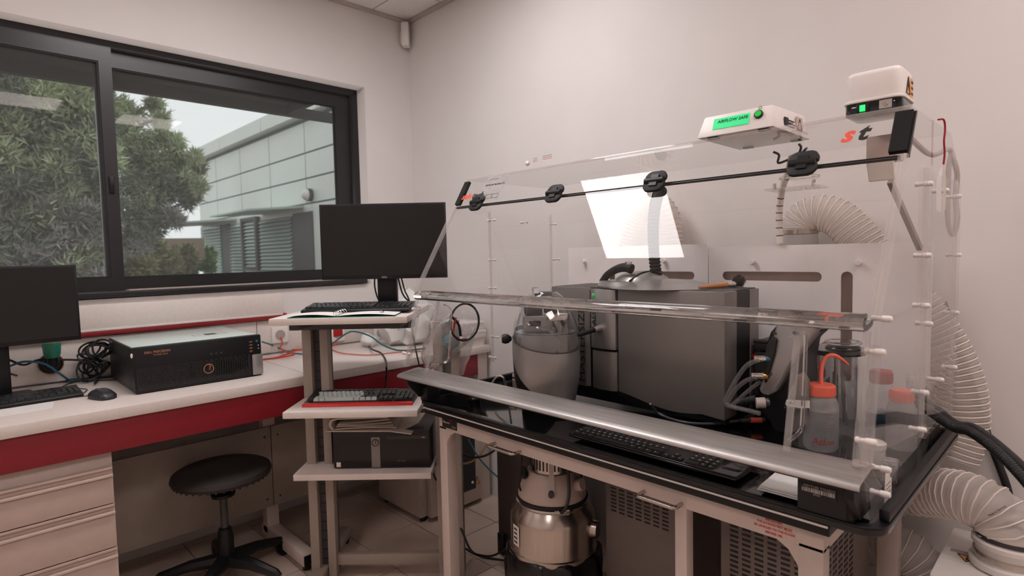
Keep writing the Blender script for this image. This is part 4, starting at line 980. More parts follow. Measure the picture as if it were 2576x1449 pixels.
# brush lying on the analyser
t = thing('dust_brush', 'wooden-handled round brush lying on top of the analyser', 'brush', (2.36, -.43, MZ1 + .002), math.atan2(.2, .045))
obj('handle', B().tube([(-.115, 0, .006), (-.08, 0, .008), (-.02, 0, .009), (.02, 0, .0095)], [.004, .006, .0085, .008], 10), 'wood', t, world=False)
obj('ferrule', B().cyl((.018, 0, .0095), (.055, 0, .0105), .0088, .0105), 'chrome', t, world=False)
o = B()
for k in range(220):
    a_ = random.uniform(0, 2 * PI); q = random.random() ** .5; r1_ = .010 * q; r2_ = .024 * q
    o.tube([(.053, r1_ * math.cos(a_), .0115 + r1_ * math.sin(a_)), (.098 + random.uniform(-.012, .004) - .012 * q, r2_ * math.cos(a_), max(.001, .017 + r2_ * math.sin(a_)))], .0012, 3)
tag(obj('bristles', o, 'bristle', t, world=False), kind='stuff')

# dry powder feeder: silver pod under a clear cover
PC = Vector((1.865, -.755, TF))
pod = thing('powder_feeder', 'silver powder feeder pod with a clear domed cover inside the hood', 'feeder', PC, math.radians(-42))
def rad(z):   # body outline, z above tray
    ks = [(0, .100), (.05, .112), (.12, .126), (.18, .130), (.24, .127), (.27, .122), (.31, .112), (.36, .09), (.40, .062), (.415, .04)]
    for (a, ra), (b_, rb) in zip(ks, ks[1:]):
        if z <= b_: return ra + (rb - ra) * (z - a) / (b_ - a)
    return ks[-1][1]
def patch(z0f, z1f, a0f, a1f, off=0.0, nz=14, na=40):
    b_ = B(); A0 = 0
    for i in range(nz + 1):
        for j in range(na + 1):
            q = j / na; z_ = None
            aa = a0f(i / nz) + (a1f(i / nz) - a0f(i / nz)) * q
            z0 = z0f(aa); z1 = z1f(aa); z = z0 + (z1 - z0) * i / nz
            r = rad(z) + off; ca, sa = math.cos(aa), math.sin(aa)
            e = (abs(ca) ** 2.6 + abs(sa) ** 2.6) ** (-1 / 2.6)
            b_.v.append((r * e * ca * .98, r * e * sa * .92, z))
    w_ = na + 1
    b_.f += [(i * w_ + j, i * w_ + j + 1, (i + 1) * w_ + j + 1, (i + 1) * w_ + j) for i in range(nz) for j in range(na)]
    return b_
def cut(a): return .252 - .036 * math.cos(a - math.radians(20))      # tilted split line, low towards the viewer's right
full = lambda t_: -PI; full1 = lambda t_: PI
obj('core', patch(lambda a: 0, cut, full, full1, -.004), 'black_plastic', pod, world=False, angle=80)
obj('shell', patch(lambda a: .012, cut, lambda t_: math.radians(-102 + 112 * (1 - t_) ** 1.1), lambda t_: math.radians(150), .0), 'grey_silver_light', pod, world=False, angle=80)
obj('split_line', B().tube([((rad(cut(a)) + .001) * (abs(math.cos(a)) ** 2.6 + abs(math.sin(a)) ** 2.6) ** (-1 / 2.6) * math.cos(a) * .98, (rad(cut(a)) + .001) * (abs(math.cos(a)) ** 2.6 + abs(math.sin(a)) ** 2.6) ** (-1 / 2.6) * math.sin(a) * .92, cut(a)) for a in [2 * PI * k / 48 for k in range(48)]], .002, 6, closed=True), 'dark_grey', pod, world=False)
obj('upper_body', patch(cut, lambda a: .275 - .0 * a, full, full1, -.006, nz=5), 'grey_silver', pod, world=False, angle=80)
obj('deck', B().lathe([(.001, .275), (.106, .275)], n=36, caps=False), 'grey_silver_light', pod, world=False)
obj('clear_cover', patch(lambda a: cut(a) + .004, lambda a: .415, full, full1, .004, nz=12), 'hood_cover', pod, world=False, angle=80)
obj('cover_handle', B().box(-.035, .05, -.045, -.02, .412, .432), 'clear_glass', pod, world=False, bevel=.006)
obj('cover_hinge', B().box(-.07, -.035, -.03, .03, .395, .41), 'dark_grey', pod, world=False, bevel=.003)
obj('hopper_block', B().box(-.05, .055, -.078, .02, .285, .335), 'grey_silver_light', pod, world=False, bevel=.003)
obj('block_window', B().box(.054, .057, -.06, -.02, .30, .318), 'black_plastic', pod, world=False)
obj('hopper_plate', B().prism(rrect(-.045, .075, .0, .082, .02, 4), 'z', .318, .343), 'chrome', pod, bevel=.003, world=False)
obj('drive_motor', B().box(-.03, .045, -.072, -.012, .337, .372), 'black_plastic', pod, world=False, bevel=.004)
obj('drive_cap', B().cyl((.02, .018, .343), (.02, .018, .383), .024, n=18), 'black_plastic', pod, world=False)
obj('hopper_cone', B().lathe([(.012, .272), (.013, .285), (.030, .318)], (.045, .045, 0), 20), 'steel', pod, world=False)
obj('glass_tube', B().cyl((.062, .052, .215), (.062, .052, .272), .016, n=16), 'clear_glass', pod, world=False)
obj('cover_rib', B().bar((.02, -.10, .30), (.02, -.088, .345), .03, .006), 'white_plastic', pod, world=False)
obj('clamp_knob', B().lathe([(.001, -.016), (.014, -.015), (.018, -.004), (.016, .008), (.006, .02)], (-.01, -.138, .25), 16, 'y'), 'black_plastic', pod, world=False)
for (x, y, z) in ((.098, -.052, .224), (.119, .028, .219)): obj('front_stud', B().ball((x, y, z), .0055, 6), 'dark_grey', pod, world=False)
fh = obj('feed_hose', B().tube(spline([(1.985, FYM - .045, 1.158), (1.975, FYM - .10, 1.15), (1.945, FYM - .13, 1.145)], 6), .009, 10), 'black_rubber')
tag(fh, 'short black hose joining the pod to the analyser nozzle', 'hose')

# wet dispersion unit
wy = -.62
def poly(pts, y): return [(px(u, v, y=y).x, px(u, v, y=y).z) for u, v in pts]
hu = thing('dispersion_unit', 'black and silver liquid dispersion unit with clear tubes beside the analyser', 'dispersion unit', (2.65, -.55, TF))
blk = poly([(1922, 862), (1930, 838), (1952, 813), (2000, 806), (2072, 806), (2072, 832), (2040, 842), (2018, 862), (2008, 920), (2012, 1000), (2020, 1080), (1992, 1096), (1940, 1090), (1926, 1060), (1905, 1035), (1903, 1005), (1915, 985), (1912, 930)], wy)
obj('body', B().prism(blk, 'y', -.60, -.47), 'black_plastic', hu, bevel=.006)
obj('head_shell', B().prism(poly([(1957, 812), (2000, 808), (2044, 810), (2066, 820), (2040, 856), (2012, 890), (1990, 920), (1972, 958), (1956, 984), (1938, 994), (1918, 990), (1912, 976), (1932, 930), (1944, 880), (1948, 846)], wy), 'y', -.632, -.575), 'grey_silver_light', hu, bevel=.008, seg=3)
obj('side_plate', B().prism(poly([(1944, 846), (1955, 853), (1950, 890), (1938, 930), (1926, 965), (1921, 950), (1922, 910), (1930, 866)], wy - .016), 'y', -.640, -.628), 'ink_black', hu, bevel=.003)
lg = obj('nose_panel', B().prism(poly([(2000, 946), (2016, 938), (2030, 960), (2030, 1034), (1970, 1034), (1980, 990)], wy), 'y', -.607, -.595), 'grey_silver', hu, bevel=.002)
lp = obj('name_badge', B().prism(poly([(1972, 1009), (2030, 1012), (2030, 1036), (1966, 1033)], wy - .008), 'y', -.611, -.606), 'label_white', hu)
c = px(1969, 1024, y=-.612); text('badge_letters', 'Malvern', .0125, 'ink_black', lp, (c.x, -.6118, c.z), (1, 0, 0), (0, 0, 1), bold=.0001)
obj('badge_band', B().prism(poly([(1967, 1028), (2030, 1030), (2030, 1036), (1966, 1033)], wy - .009), 'y', -.6125, -.611), 'ink_black', lp)
c = px(1988, 1014, y=-.612); obj('badge_hill', B().prism([(c.x - .008, c.z - .003), (c.x, c.z + .004), (c.x + .009, c.z - .002)], 'y', -.6116, -.611), 'green_tap', lp)
for (u, v) in ((1949, 838), (1938, 941)):
    c = px(u, v, y=-.632); obj('shell_screw', B().cyl((c.x, -.630, c.z), (c.x, -.636, c.z), .0045, n=10), 'dark_grey', hu)
for (u, v, cap) in ((1920, 903, 'cable_blue'), (1913, 946, 'brass')):
    c = px(u, v, y=-.64); f_ = obj('hose_fitting', B().cyl((c.x + .006, -.635, c.z), (c.x - .022, -.648, c.z - .001), .0085, n=14), 'chrome', hu)
    obj('fitting_collar', B().cyl((c.x + .016, -.630, c.z), (c.x + .005, -.636, c.z), .0105, n=14), cap, f_)
c = px(1922, 859, y=-.63); obj('clip', B().cyl((c.x - .025, -.64, c.z + .001), (c.x + .012, -.632, c.z), .006, n=10), 'black_plastic', hu)
c = px(1919, 1013, y=-.63); kn = obj('bleed_knob', B().cyl((c.x - .012, -.646, c.z), (c.x + .008, -.634, c.z + .002), .0155, n=12), 'cable_grey', hu)
obj('knob_nut', B().cyl((c.x + .006, -.636, c.z + .002), (c.x + .016, -.628, c.z + .003), .013, n=6), 'chrome', kn)
def pts(y, *uv): return [px(u, v, y=y) for u, v in uv]
TUBG = 'clear tubes of the dispersion unit'
cable('clear_tube', pts(-.66, (1908, 906), (1880, 918), (1855, 950), (1838, 980), (1826, 1005), (1828, 1018), (1846, 1024), (1880, 1032), (1912, 1040)), .0065, 'tube_clear', 'clear tube looping down from the upper chrome fitting', n=8, group=TUBG, sides=10, cat='tube')
cable('clear_tube', pts(-.652, (1902, 950), (1876, 958), (1850, 980), (1832, 1008), (1830, 1015)), .0065, 'tube_clear', 'clear tube curving from the lower chrome fitting', n=8, group=TUBG, sides=10, cat='tube')
cable('clear_tube', pts(-.63, (1912, 960), (1880, 985), (1850, 1012), (1842, 1018)), .0055, 'tube_clear', 'clear tube running low behind the other two', n=8, group=TUBG, sides=10, cat='tube')
o, _ = ribbed('signal_hose', pts(-.60, (1858, 1014), (1880, 1008), (1905, 1003)), .012, .006, 'black_rubber', amp=.15)
tag(o, 'short black corrugated hose below the clear tubes', 'hose')
t = thing('plug_cable', 'grey cable with an orange-red plug lying on the tray', 'cable', px(1900, 1058, z=TF + .02))
cable('cord', [px(1636, 1016, z=TF + .05), px(1660, 1042, z=TF + .008), px(1720, 1062, z=TF + .008), px(1790, 1066, z=TF + .008), px(1848, 1060, z=TF + .012), px(1868, 1058, z=TF + .018)], .0045, 'cable_darkgrey', None, t)
a_, b_ = px(1866, 1058, z=TF + .018), px(1888, 1057, z=TF + .02); obj('strain_relief', B().cyl(a_, b_, .0065, n=12), 'dark_grey', t)
c_ = px(1916, 1057, z=TF + .02); obj('plug', B().cyl(b_, c_, .0085, n=12), 'orange_plastic', t); d_ = px(1924, 1057, z=TF + .02); obj('connector', B().cyl(c_, d_, .008, n=12), 'dark_grey', t)
t = thing('pump_box', 'grey pump box with a red dot behind the dispersion unit', 'pump', (2.49, -.36, TF))
obj('body', B().box(2.45, 2.545, -.40, -.27, TF, 1.10), 'dark_grey', t, bevel=.006); obj('lid', B().box(2.448, 2.547, -.402, -.268, 1.105, 1.135), 'dark_grey', t, bevel=.006)
c = px(1899, 896, y=-.402); obj('red_dot', B().cyl((c.x, -.400, c.z), (c.x, -.404, c.z), .008, n=14), 'red_plastic', t)

# stirred tank with glass lid
gc = Vector((2.690, -.40, TF))
t = thing('stirrer_tank', 'glass stirring beaker under a black plate with a clear lid', 'beaker', gc)
obj('beaker', B().lathe([(.0, .004), (.052, .004), (.056, .012), (.056, .235), (.054, .235), (.054, .012), (.0, .008)], n=32, caps=False), 'hood_cover', t, world=False)
pl = obj('plate', B().lathe([(.001, .240), (.078, .240), (.082, .246), (.080, .254), (.001, .256)], n=36), 'black_gloss', t, world=False)
obj('plate_tongue', B().box(-.11, -.05, -.04, .03, .241, .255), 'black_gloss', t, world=False, bevel=.004)
obj('glass_lid', B().lathe([(.001, .262), (.03, .268), (.044, .262), (.047, .258), (.044, .256)], (.018, 0, 0), 32, caps=False), 'clear_glass', t, world=False)
obj('lid_ring', B().torus((.018, 0, .272), .045, .0035, 'z'), 'clear_glass', t, world=False)
obj('lid_bar', B().bar((-.02, .0, .274), (.056, 0, .274), .008, .005), 'clear_glass', t, world=False)
obj('indicator_pad', B().box(-.085, -.055, -.035, -.01, .255, .257), 'cable_grey', t, world=False)
obj('stir_shaft', B().cyl((.0, 0, .06), (0, 0, .245), .005, n=10), 'steel', t, world=False)
for k in range(6):
    a_ = 2 * PI * k / 6; obj('dip_rod', B().cyl((.03 * math.cos(a_), .03 * math.sin(a_), .03), (.022 * math.cos(a_), .022 * math.sin(a_), .16 + .01 * (k % 3)), .003, n=6), 'chrome', t, world=False)

def wash_bottle(label, c, r, h, capm, nozzle=True, liquid=None, lvl=.6, rz=0, printed=False, filmm='bottle_film', group=None, capk=1.0):
    t = thing('wash_bottle', label, 'bottle', c, rz, group)
    lv = h * (lvl if liquid else .5); prof = [(.0, 0.001), (r * .88, .0), (r, .008), (r, lv)]; up = [(r, lv), (r, h * .76), (r * .97, h * .84), (r * .86, h * .94), (r * .72, h)]
    obj('body', B().lathe(up, n=32, caps=False), filmm, t, world=False)
    obj('filled_base' if liquid else 'base', B().lathe(prof + [(.0, lv)] if liquid else prof, n=32, caps=False), liquid or filmm, t, world=False)
    cp = obj('cap', B().lathe([(r * .78, h), (r * .80, h + .001), (r * .78, h + .027 * capk), (r * .74, h + .030 * capk), (r * .15, h + .031 * capk)], n=28), capm, t, world=False)
    o = B()
    for k in range(40):
        a_ = 2 * PI * k / 40; o.bar((r * .795 * math.cos(a_), r * .795 * math.sin(a_), h + .002), (r * .78 * math.cos(a_), r * .78 * math.sin(a_), h + .025 * capk), .002, .002)
    tag(obj('cap_ribs', o, capm, cp, world=False, smooth=False), kind='stuff')
    if nozzle:
        obj('spout', B().tube(spline([(0, 0, h + .028), (.0, 0, h + .06), (.003, 0, h + .085), (.012, 0, h + .104), (.026, 0, h + .110), (.042, 0, h + .104), (.058, 0, h + .092), (.066, 0, h + .084)], 5), [.0052] * 24 + [.0050 - .0003 * k for k in range(12)], 10), capm, t, world=False)
        obj('dip_tube', B().cyl((0, 0, .01), (0, 0, h + .01), .004, n=8), 'tube_clear', t, world=False)
    return t
Bc = px(2064, 1127, z=TF + .001)
wb = wash_bottle('clear wash bottle with an orange cap and spout at the hood front', Bc, .0435, .147, 'orange_plastic', liquid='bottle_water', lvl=.74, rz=math.radians(30))
def onbot(par, s, size, m, ang, z, r=.0438, name='print', sx=1.0, shear=0):
    """lettering wrapped on the bottle, ang in degrees from the camera-facing side"""
    tcam = math.atan2(CAM.y - Bc.y, CAM.x - Bc.x) - math.radians(30)
    o = text(name, s, size, m, par, (0, 0, 0), (1, 0, 0), (0, 1, 0), shear=shear, align='CENTER', world=False, bold=.0001)
    for v in o.data.vertices:
        a_ = tcam + math.radians(ang) + v.co.x / r; v.co = (r * math.cos(a_) + 0, r * math.sin(a_), z + v.co.y)
    return o
onbot(wb, 'Azlon', .024, 'ink_red', 8, .022, shear=.25, name='brand_letters')
for ang in (-48, 30):
    for z in (.094, .066):
        onbot(wb, 'o', .011, 'ink_red', ang + 4, z + .006, name='red_dot_mark')
        for q in range(2): onbot(wb, '- - - - - -' if q else '-- --- ----', .006, 'ink_black', ang, z - .001 - .0055 * q, name='print_line')
wash_bottle('white bottle with a dark red cap and blue liquid behind the beaker', Vector((2.79, -.335, TF)), .036, .155, 'red_plastic', nozzle=False, liquid='bottle_blue', lvl=.45, capk=1.2)
wash_bottle('white bottle with a wide orange cap by the right side panel', Vector((2.858, -.42, TF)), .036, .130, 'orange_plastic', nozzle=False, capk=1.0)
wash_bottle('small white bottle with a red cap behind the front wash bottle', Vector((2.60, -.27, TF)), .026, .135, 'red_plastic', nozzle=True)

# ================================================================== SMALL THINGS ON THE TRAY
keyboard('black keyboard with white legends on the tray under the steel sill', (2.150, -.972, TF + .012), .0, body='black_gloss', keym='ink_black', tilt=1.5, z0=.010, kh=.004, letters=True, w=.50, d=.135)
obj('touch_pad', B().box(.452, .495, .03, .10, .0115, .0135), 'black_gloss', bpy.data.objects['keyboard.003'], world=False)
cz = TF + .022
t = thing('cardboard_pieces', 'folded white card lying on the tray beside the keyboard', 'card', px(1990, 1225, z=cz))
q = [px(1905, 1222, z=cz), px(1955, 1180, z=cz), px(2060, 1203, z=cz), px(2077, 1268, z=cz)]
for k, (dz, sh) in enumerate(((0, 0), (.004, .006), (.0075, .012))):
    o = B(); p2 = [Vector((p.x + sh * .4, p.y + sh * .5, cz - .008 + dz)) for p in q]
    obj('card', o.add(p2 + [p + Vector((0, 0, .0025)) for p in p2], [(3, 2, 1, 0), (4, 5, 6, 7), (0, 1, 5, 4), (1, 2, 6, 5), (2, 3, 7, 6), (3, 0, 4, 7)]), 'paper', t)
t = thing('balance_terminal', 'black box with a white barcode label under the sill end', 'terminal', (2.86, -1.0, TF))
bx0, bx1 = 2.792, 2.892
# (the pod itself belongs to the hood; the label plate is the terminal's face)
fcz = .915
obj('face', B().box(bx0 + .004, bx1 - .004, -1.001, -.9985, TF + .006, .952), 'black_rubber', t)
lb = obj('barcode_label', B().box(bx0 + .010, bx1 - .022, -1.0022, -1.001, .922, .945), 'ink_black', t)
text('label_letters', 'METTLER TOLEDO', .0072, 'cable_grey', lb, (bx0 + .016, -1.0025, .939), (1, 0, 0), (0, 0, 1))
x = bx0 + .013; random.seed(4); o = B()
while x < bx1 - .027:
    w_ = random.choice((.0008, .0014, .0024)); o.box(x, x + w_, -1.0026, -1.002, .929, .9375); x += w_ + random.choice((.0006, .001, .0018))
obj('barcode_bars', o, 'ink_white', lb, smooth=False)
text('label_letters', '07421', .0055, 'cable_grey', lb, (bx0 + .035, -1.0025, .924), (1, 0, 0), (0, 0, 1))
c = px(1192, 1006, z=TF)
t = tag(obj('steel_bowl', B().lathe([(.0, .0), (.025, .0), (.036, .012), (.04, .03), (.041, .034), (.039, .034), (.034, .013), (.024, .003), (.0, .003)], (c.x, c.y, TF), 28, caps=False), 'steel'), 'small steel bowl on the tray near the hood left end', 'bowl')
cable('white_lead', [px(1235, 968, z=TF + .03), px(1250, 948, z=TF + .07), px(1266, 950, z=TF + .08), px(1276, 978, z=TF + .01), px(1290, 990, z=TF + .005)], .004, 'cable_white', 'white lead arching over the tray near the pod')
# vial, small cups, scoop and pipettes at the right end
v_ = Vector((2.895, -.70, TF)); t = thing('glass_vial', 'small clear lidded vial at the tray right edge', 'vial', v_)
obj('body', B().lathe([(.0, 0), (.014, 0), (.015, .004), (.0155, .045)], n=20, caps=False), 'film', t, world=False); obj('lid', B().lathe([(.0165, .042), (.0168, .052), (.0, .053)], n=20), 'film', t, world=False)
t = thing('plastic_jar', 'round white plastic jar behind the front wash bottle', 'jar', (2.835, -.60, TF)); obj('body', B().lathe([(.0, 0), (.026, 0), (.028, .006), (.028, .042)], n=24), 'white_plastic', t, world=False); obj('lid', B().lathe([(.030, .042), (.030, .055), (.026, .058), (.0, .058)], n=24), 'white_plastic', t, world=False)
for k, (dx, dy, lab) in enumerate(((0, 0, 'clear pipette leaning by the right side panel'), (.022, .03, 'clear pipette behind the leaning one'), (-.01, .05, 'clear pipette nearest the pale board'))):
    t = thing('plastic_pipette', lab, 'pipette', (2.85 + dx, -.33 + dy, TF))
    obj('stem', B().tube([(0, 0, .0), (.012, 0, .13)], [.004, .005], 8), 'film', t, world=False); obj('bulb', B().lathe([(.005, .13), (.013, .14), (.014, .165), (.010, .18), (.0, .184)], (.013, 0, 0), 14), 'film', t, world=False)
tag(obj('grey_scoop', B().tube([(2.862, -.30, TF + .01), (2.88, -.27, TF + .11), (2.895, -.25, TF + .16)], [.006, .007, .011], 6), 'panel_grey'), 'long grey scoop standing at the hood right rear', 'scoop')
t = thing('crumpled_tissue', 'crumpled white tissue at the hood right rear corner', 'tissue', (2.86, -.235, TF))
o = B().ball((0, 0, .055), .05, 10); o.v = [(x + .018 * noise.noise((x * 30, y * 30, z * 30)), y + .014 * noise.noise((y * 30, z * 30, 5)), max(.002, z + .016 * noise.noise((z * 30, x * 30, 9)))) for x, y, z in o.v]
o.v = [(x, y * .6, z) for x, y, z in o.v]; obj('sheet', o, 'paper', t, world=False, angle=20)
sl = obj('spec_label', B().box(2.9295, 2.9305, -.90, -.85, .905, .965), 'label_white', hood)
text('spec_letters', 'CE', .012, 'ink_black', sl, (2.9308, -.865, .948), (0, 1, 0), (0, 0, 1))
for k in range(4): obj('spec_line', B().box(2.9304, 2.9309, -.895, -.86, .912 + .009 * k, .9135 + .009 * k), 'ink_black', sl)
obj('sill_stud', B().cyl((2.895, -.985, 1.003), (2.92, -.985, 1.003), .008, n=12), 'chrome', hood)

# ================================================================== DUCTS AND HOSES
def duct(name, label, path, r, pitch, coil=True, group=None):
    d, p = ribbed(name, path, r, pitch, 'duct_film', amp=.09, n=22, sub=4)
    tag(d, label, 'duct', group)
    if coil:
        # the spiral wire that holds the duct open
        P = p; n = len(P); turns = n / 4; o = []; u = Vector((0, 0, 1))
        T0 = (P[1] - P[0]).normalized(); u = T0.orthogonal().normalized()
        for i in range(0, (n - 1) * 4):
            a = i / 4; k = int(a); f_ = a - k; c = P[k].lerp(P[k + 1], f_); T = (P[k + 1] - P[k]).normalized()
            u = (u - T * u.dot(T)).normalized(); w_ = T.cross(u); an_ = 2 * PI * a / 4
            o.append(c + (u * math.cos(an_) + w_ * math.sin(an_)) * (r * 1.005))
        obj('coil', B().tube(o, r * .03, 5), 'spiral_white', d)
    return d
DG = 'ribbed clear ducts around the hood'
duct('flexible_duct', 'ribbed clear duct arching behind the pale boards', [(2.478, -.098, 1.49), (2.480, -.098, 1.508), (2.502, -.097, 1.535), (2.548, -.096, 1.548), (2.605, -.095, 1.525), (2.655, -.094, 1.47), (2.705, -.092, 1.40), (2.765, -.09, 1.32), (2.83, -.09, 1.24), (2.885, -.09, 1.15), (2.925, -.09, 1.06), (2.945, -.095, .98), (2.95, -.1, .88), (2.93, -.12, .79)], .062, .0165, group=DG)
t = thing('duct_collar', 'clear collar with a steel clamp under the arching duct', 'collar', (2.478, -.098, 1.42))
obj('sleeve', B().lathe([(.064, .0), (.062, .03), (.060, .07)], n=28, caps=False), 'tube_clear', t, world=False); obj('clamp', B().lathe([(.0655, .058), (.0655, .072)], n=28, caps=False), 'steel', t, world=False)
obj('clamp_screw', B().box(-.02, .02, -.074, -.064, .058, .072), 'steel', t, world=False)
duct('flexible_duct', 'ribbed clear duct rising behind the light reflection', [(1.96, -.09, 1.46), (1.96, -.09, 1.52), (1.955, -.09, 1.56), (1.935, -.09, 1.60), (1.895, -.09, 1.625), (1.84, -.09, 1.60), (1.80, -.09, 1.53), (1.77, -.09, 1.43)], .055, .016, group=DG)
dA = [px(2240, 1232, y=-.20), px(2300, 1235, y=-.20), px(2370, 1240, y=-.22), px(2440, 1255, y=-.26), px(2500, 1285, y=-.28), px(2532, 1330, y=-.29), px(2540, 1372, y=-.29)]
duct('flexible_duct', 'thick ribbed clear duct bending down into the white collar', dA, .070, .019, group=DG)
dB = [px(u, v, y=-.20) for u, v in ((2060, 1440), (2090, 1400), (2150, 1370), (2220, 1365), (2280, 1390), (2320, 1430), (2340, 1480))]
duct('flexible_duct', 'ribbed clear duct arching low behind the table leg', dB, .068, .019, group=DG)
e = dA[-1]
a_, b_ = px(2490, 1300, y=-.352), px(2566, 1254, y=-.352); text('duct_print', 'Made in Germany', .0085, 'ink_black', bpy.data.objects['flexible_duct.002'], a_, b_ - a_, Vector((0, 0, 1)), sx=.8)
t = thing('extractor_box', 'white extractor box with a warning sticker on the floor by the wall', 'extractor', (e.x, e.y, 0))
obj('cabinet', B().prism([(e.x - .145, -.46), (e.x + .25, -.46), (e.x + .25, -.10), (e.x - .145, -.10)], 'z', 0, .575), 'white_plastic', t, bevel=.008)
col = obj('collar', B().lathe([(.075, .0), (.085, .005), (.085, .02), (.074, .024), (.072, .06), (.080, .064), (.080, .075), (.068, .08)], (e.x, e.y, .575), 32), 'white_plastic', t)
obj('clamp_band', B().lathe([(.0765, .030), (.0765, .044)], (e.x, e.y, .575), 32, caps=False), 'steel', col); obj('clamp_band', B().lathe([(.074, .082), (.074, .094)], (e.x, e.y, .575), 32, caps=False), 'dark_grey', col)
c = px(2433, 1404, z=.577)
st = obj('caution_sticker', B().box(c.x - .05, c.x + .055, c.y - .035, c.y + .04, .5752, .5765), 'label_white', t)
tri = [(c.x - .022, c.y + .012), (c.x + .022, c.y + .012), (c.x, c.y - .026)]
obj('caution_triangle', B().prism(tri, 'z', .5765, .577), 'sticker_yellow', st)
obj('caution_border', B().tube([(p[0], p[1], .5772) for p in tri], .0018, 4, closed=True), 'ink_black', st)
obj('caution_mark', B().box(c.x - .002, c.x + .002, c.y - .014, c.y + .001, .577, .5776), 'ink_black', st)
for k in range(3): obj('caution_line', B().box(c.x - .04, c.x + .045, c.y + .02 + .007 * k, c.y + .022 + .007 * k, .5765, .577), 'ink_black', st)
# white spiral-wrapped lead inside the hood
t = thing('wrapped_lead', 'white spiral-wrapped lead dropping from the fan wires inside the hood', 'cable', (2.46, -.25, 1.45))
wp = [px(1990, 372, y=-.50), px(1992, 398, y=-.46), px(1984, 428, y=-.34), px(1972, 460, y=-.27), px(1962, 510, y=-.235), px(1960, 560, y=-.225), px(1962, 612, y=-.222)]
obj('sleeve', B().tube(spline(wp[1:], 8), .011, 10), 'spiral_white', t)
for k in range(6):
    p = spline(wp[1:], 8); i = 22 + k * 3; d = (p[min(i + 1, len(p) - 1)] - p[i - 1]).normalized()
    obj('wrap_gap', B().tube([p[i] - d * .0012, p[i] + d * .0022 + Vector((0, 0, 0))], .0114, 10), 'cable_black', t)
for k, (a_, b_) in enumerate((((1945, 382), (1958, 410)), ((2010, 362), (2004, 395)), ((2030, 372), (1995, 402)))):
    obj('wire', B().tube(spline([px(*a_, y=-.50), px((a_[0] + b_[0]) / 2 + 8, (a_[1] + b_[1]) / 2 - 6, y=-.49), px(*b_, y=-.46), wp[1]], 6), .0035, 6), 'cable_darkgrey', t)
# clear hook plate under the hood top
t = thing('cable_bracket', 'clear acrylic cable bracket under the hood top', 'bracket', (2.55, -.40, 1.62))
a_ = px(2070, 468, y=-.30); obj('plate', B().bar((2.46, -.30, a_.z), (a_.x, -.30, a_.z), .10, .006), 'acrylic_strip', t)
obj('guide_ring', B().torus((2.56, -.33, a_.z + .03), .055, .004, 'z', 28, 6), 'acrylic_bar', t)
for xx in (2.48, a_.x - .02): obj('stud', B().cyl((xx, -.32, a_.z), (xx, -.32, a_.z + .02), .006, n=10), 'white_plastic', t)
# black hoses at the right
o, _ = ribbed('conduit', [Vector((2.80, -.27, .945)), Vector((2.86, -.30, .985)), px(2395, 1072, y=-.42), px(2440, 1085, y=-.48), px(2510, 1135, y=-.58), px(2600, 1230, y=-.70), px(2680, 1340, y=-.80)], .013, .0085, 'cable_black', amp=.18, n=14)
tag(o, 'black corrugated conduit leaving the hood at its right end', 'conduit')
cable('power_lead', [Vector((2.80, -.25, .96)), Vector((2.87, -.28, 1.0)), px(2400, 1062, y=-.40), px(2450, 1075, y=-.47), px(2520, 1125, y=-.57), px(2620, 1220, y=-.70), px(2700, 1320, y=-.80)], .009, 'cable_black', 'smooth black lead beside the corrugated conduit', sides=10)
cable('wall_pipe', [px(2372, 760, y=-.018), px(2395, 830, y=-.018), px(2440, 960, y=-.018), px(2490, 1110, y=-.018), px(2532, 1222, y=-.018), px(2545, 1290, y=-.018)], .0105, 'cable_black', 'black pipe running down the wall behind the hood', sides=10, cat='pipe')
# grey mains lead looped at the hood back corner
cable('mains_lead', [Vector((2.87, -.50, 1.715)), Vector((2.90, -.36, 1.67)), px(2385, 375, y=-.15), px(2398, 400, y=-.13), px(2408, 440, y=-.12), px(2404, 500, y=-.12), px(2408, 550, y=-.12), px(2398, 590, y=-.12), px(2385, 560, y=-.13), px(2385, 480, y=-.13), px(2387, 420, y=-.13), px(2394, 385, y=-.13)], .007, 'cable_grey', 'grey mains lead looped at the hood rear corner', sides=8)
# grey conduit and filter bracket under the fan
t = thing('filter_cartridge', 'pinkish filter block hanging below the fan inside the hood', 'filter', (2.86, -.56, 1.6))
obj('block', B().box(2.81, 2.875, -.60, -.52, 1.64, 1.70), 'cream', t, bevel=.004); obj('label', B().prism([(2.818, 1.59), (2.872, 1.59), (2.868, 1.64), (2.812, 1.64)], 'y', -.604, -.590), 'paper_shade', t)
obj('stem', B().bar((2.852, -.55, 1.59), (2.885, -.38, 1.42), .012, .012), 'panel_grey', t)

# ================================================================== BAG-OUT PORT ON THE HOOD LEFT END
t = thing('waste_bag', 'clear plastic waste bag hanging from a black ring on the hood', 'bag', (1.37, -.74, .86))
RC = Vector((1.405, -.740, 1.155))
obj('ring', B().torus(RC, .076, .0045, 'x', 40, 8), 'black_rubber', t)
o = B(); n, m_ = 30, 12
for i in range(m_ + 1):
    q = i / m_; cz_ = RC.z - .26 * q ** 1.15; cx_ = RC.x - .11 * math.sin(min(1, q * 1.3) * PI * .55); rr = .078 * (1 + .35 * math.sin(PI * q) - .25 * q)
    for k in range(n):
        a_ = 2 * PI * k / n; nn = 1 + .16 * noise.noise((math.cos(a_) * 2, math.sin(a_) * 2, q * 6))
        o.v.append((cx_ + (.035 * q + .01) * math.sin(a_ * 3 + q * 5) * nn - .05 * q * (1 - math.cos(a_)), RC.y + rr * nn * math.cos(a_), max(.915, cz_ + rr * (1 - .5 * q) * nn * math.sin(a_))))
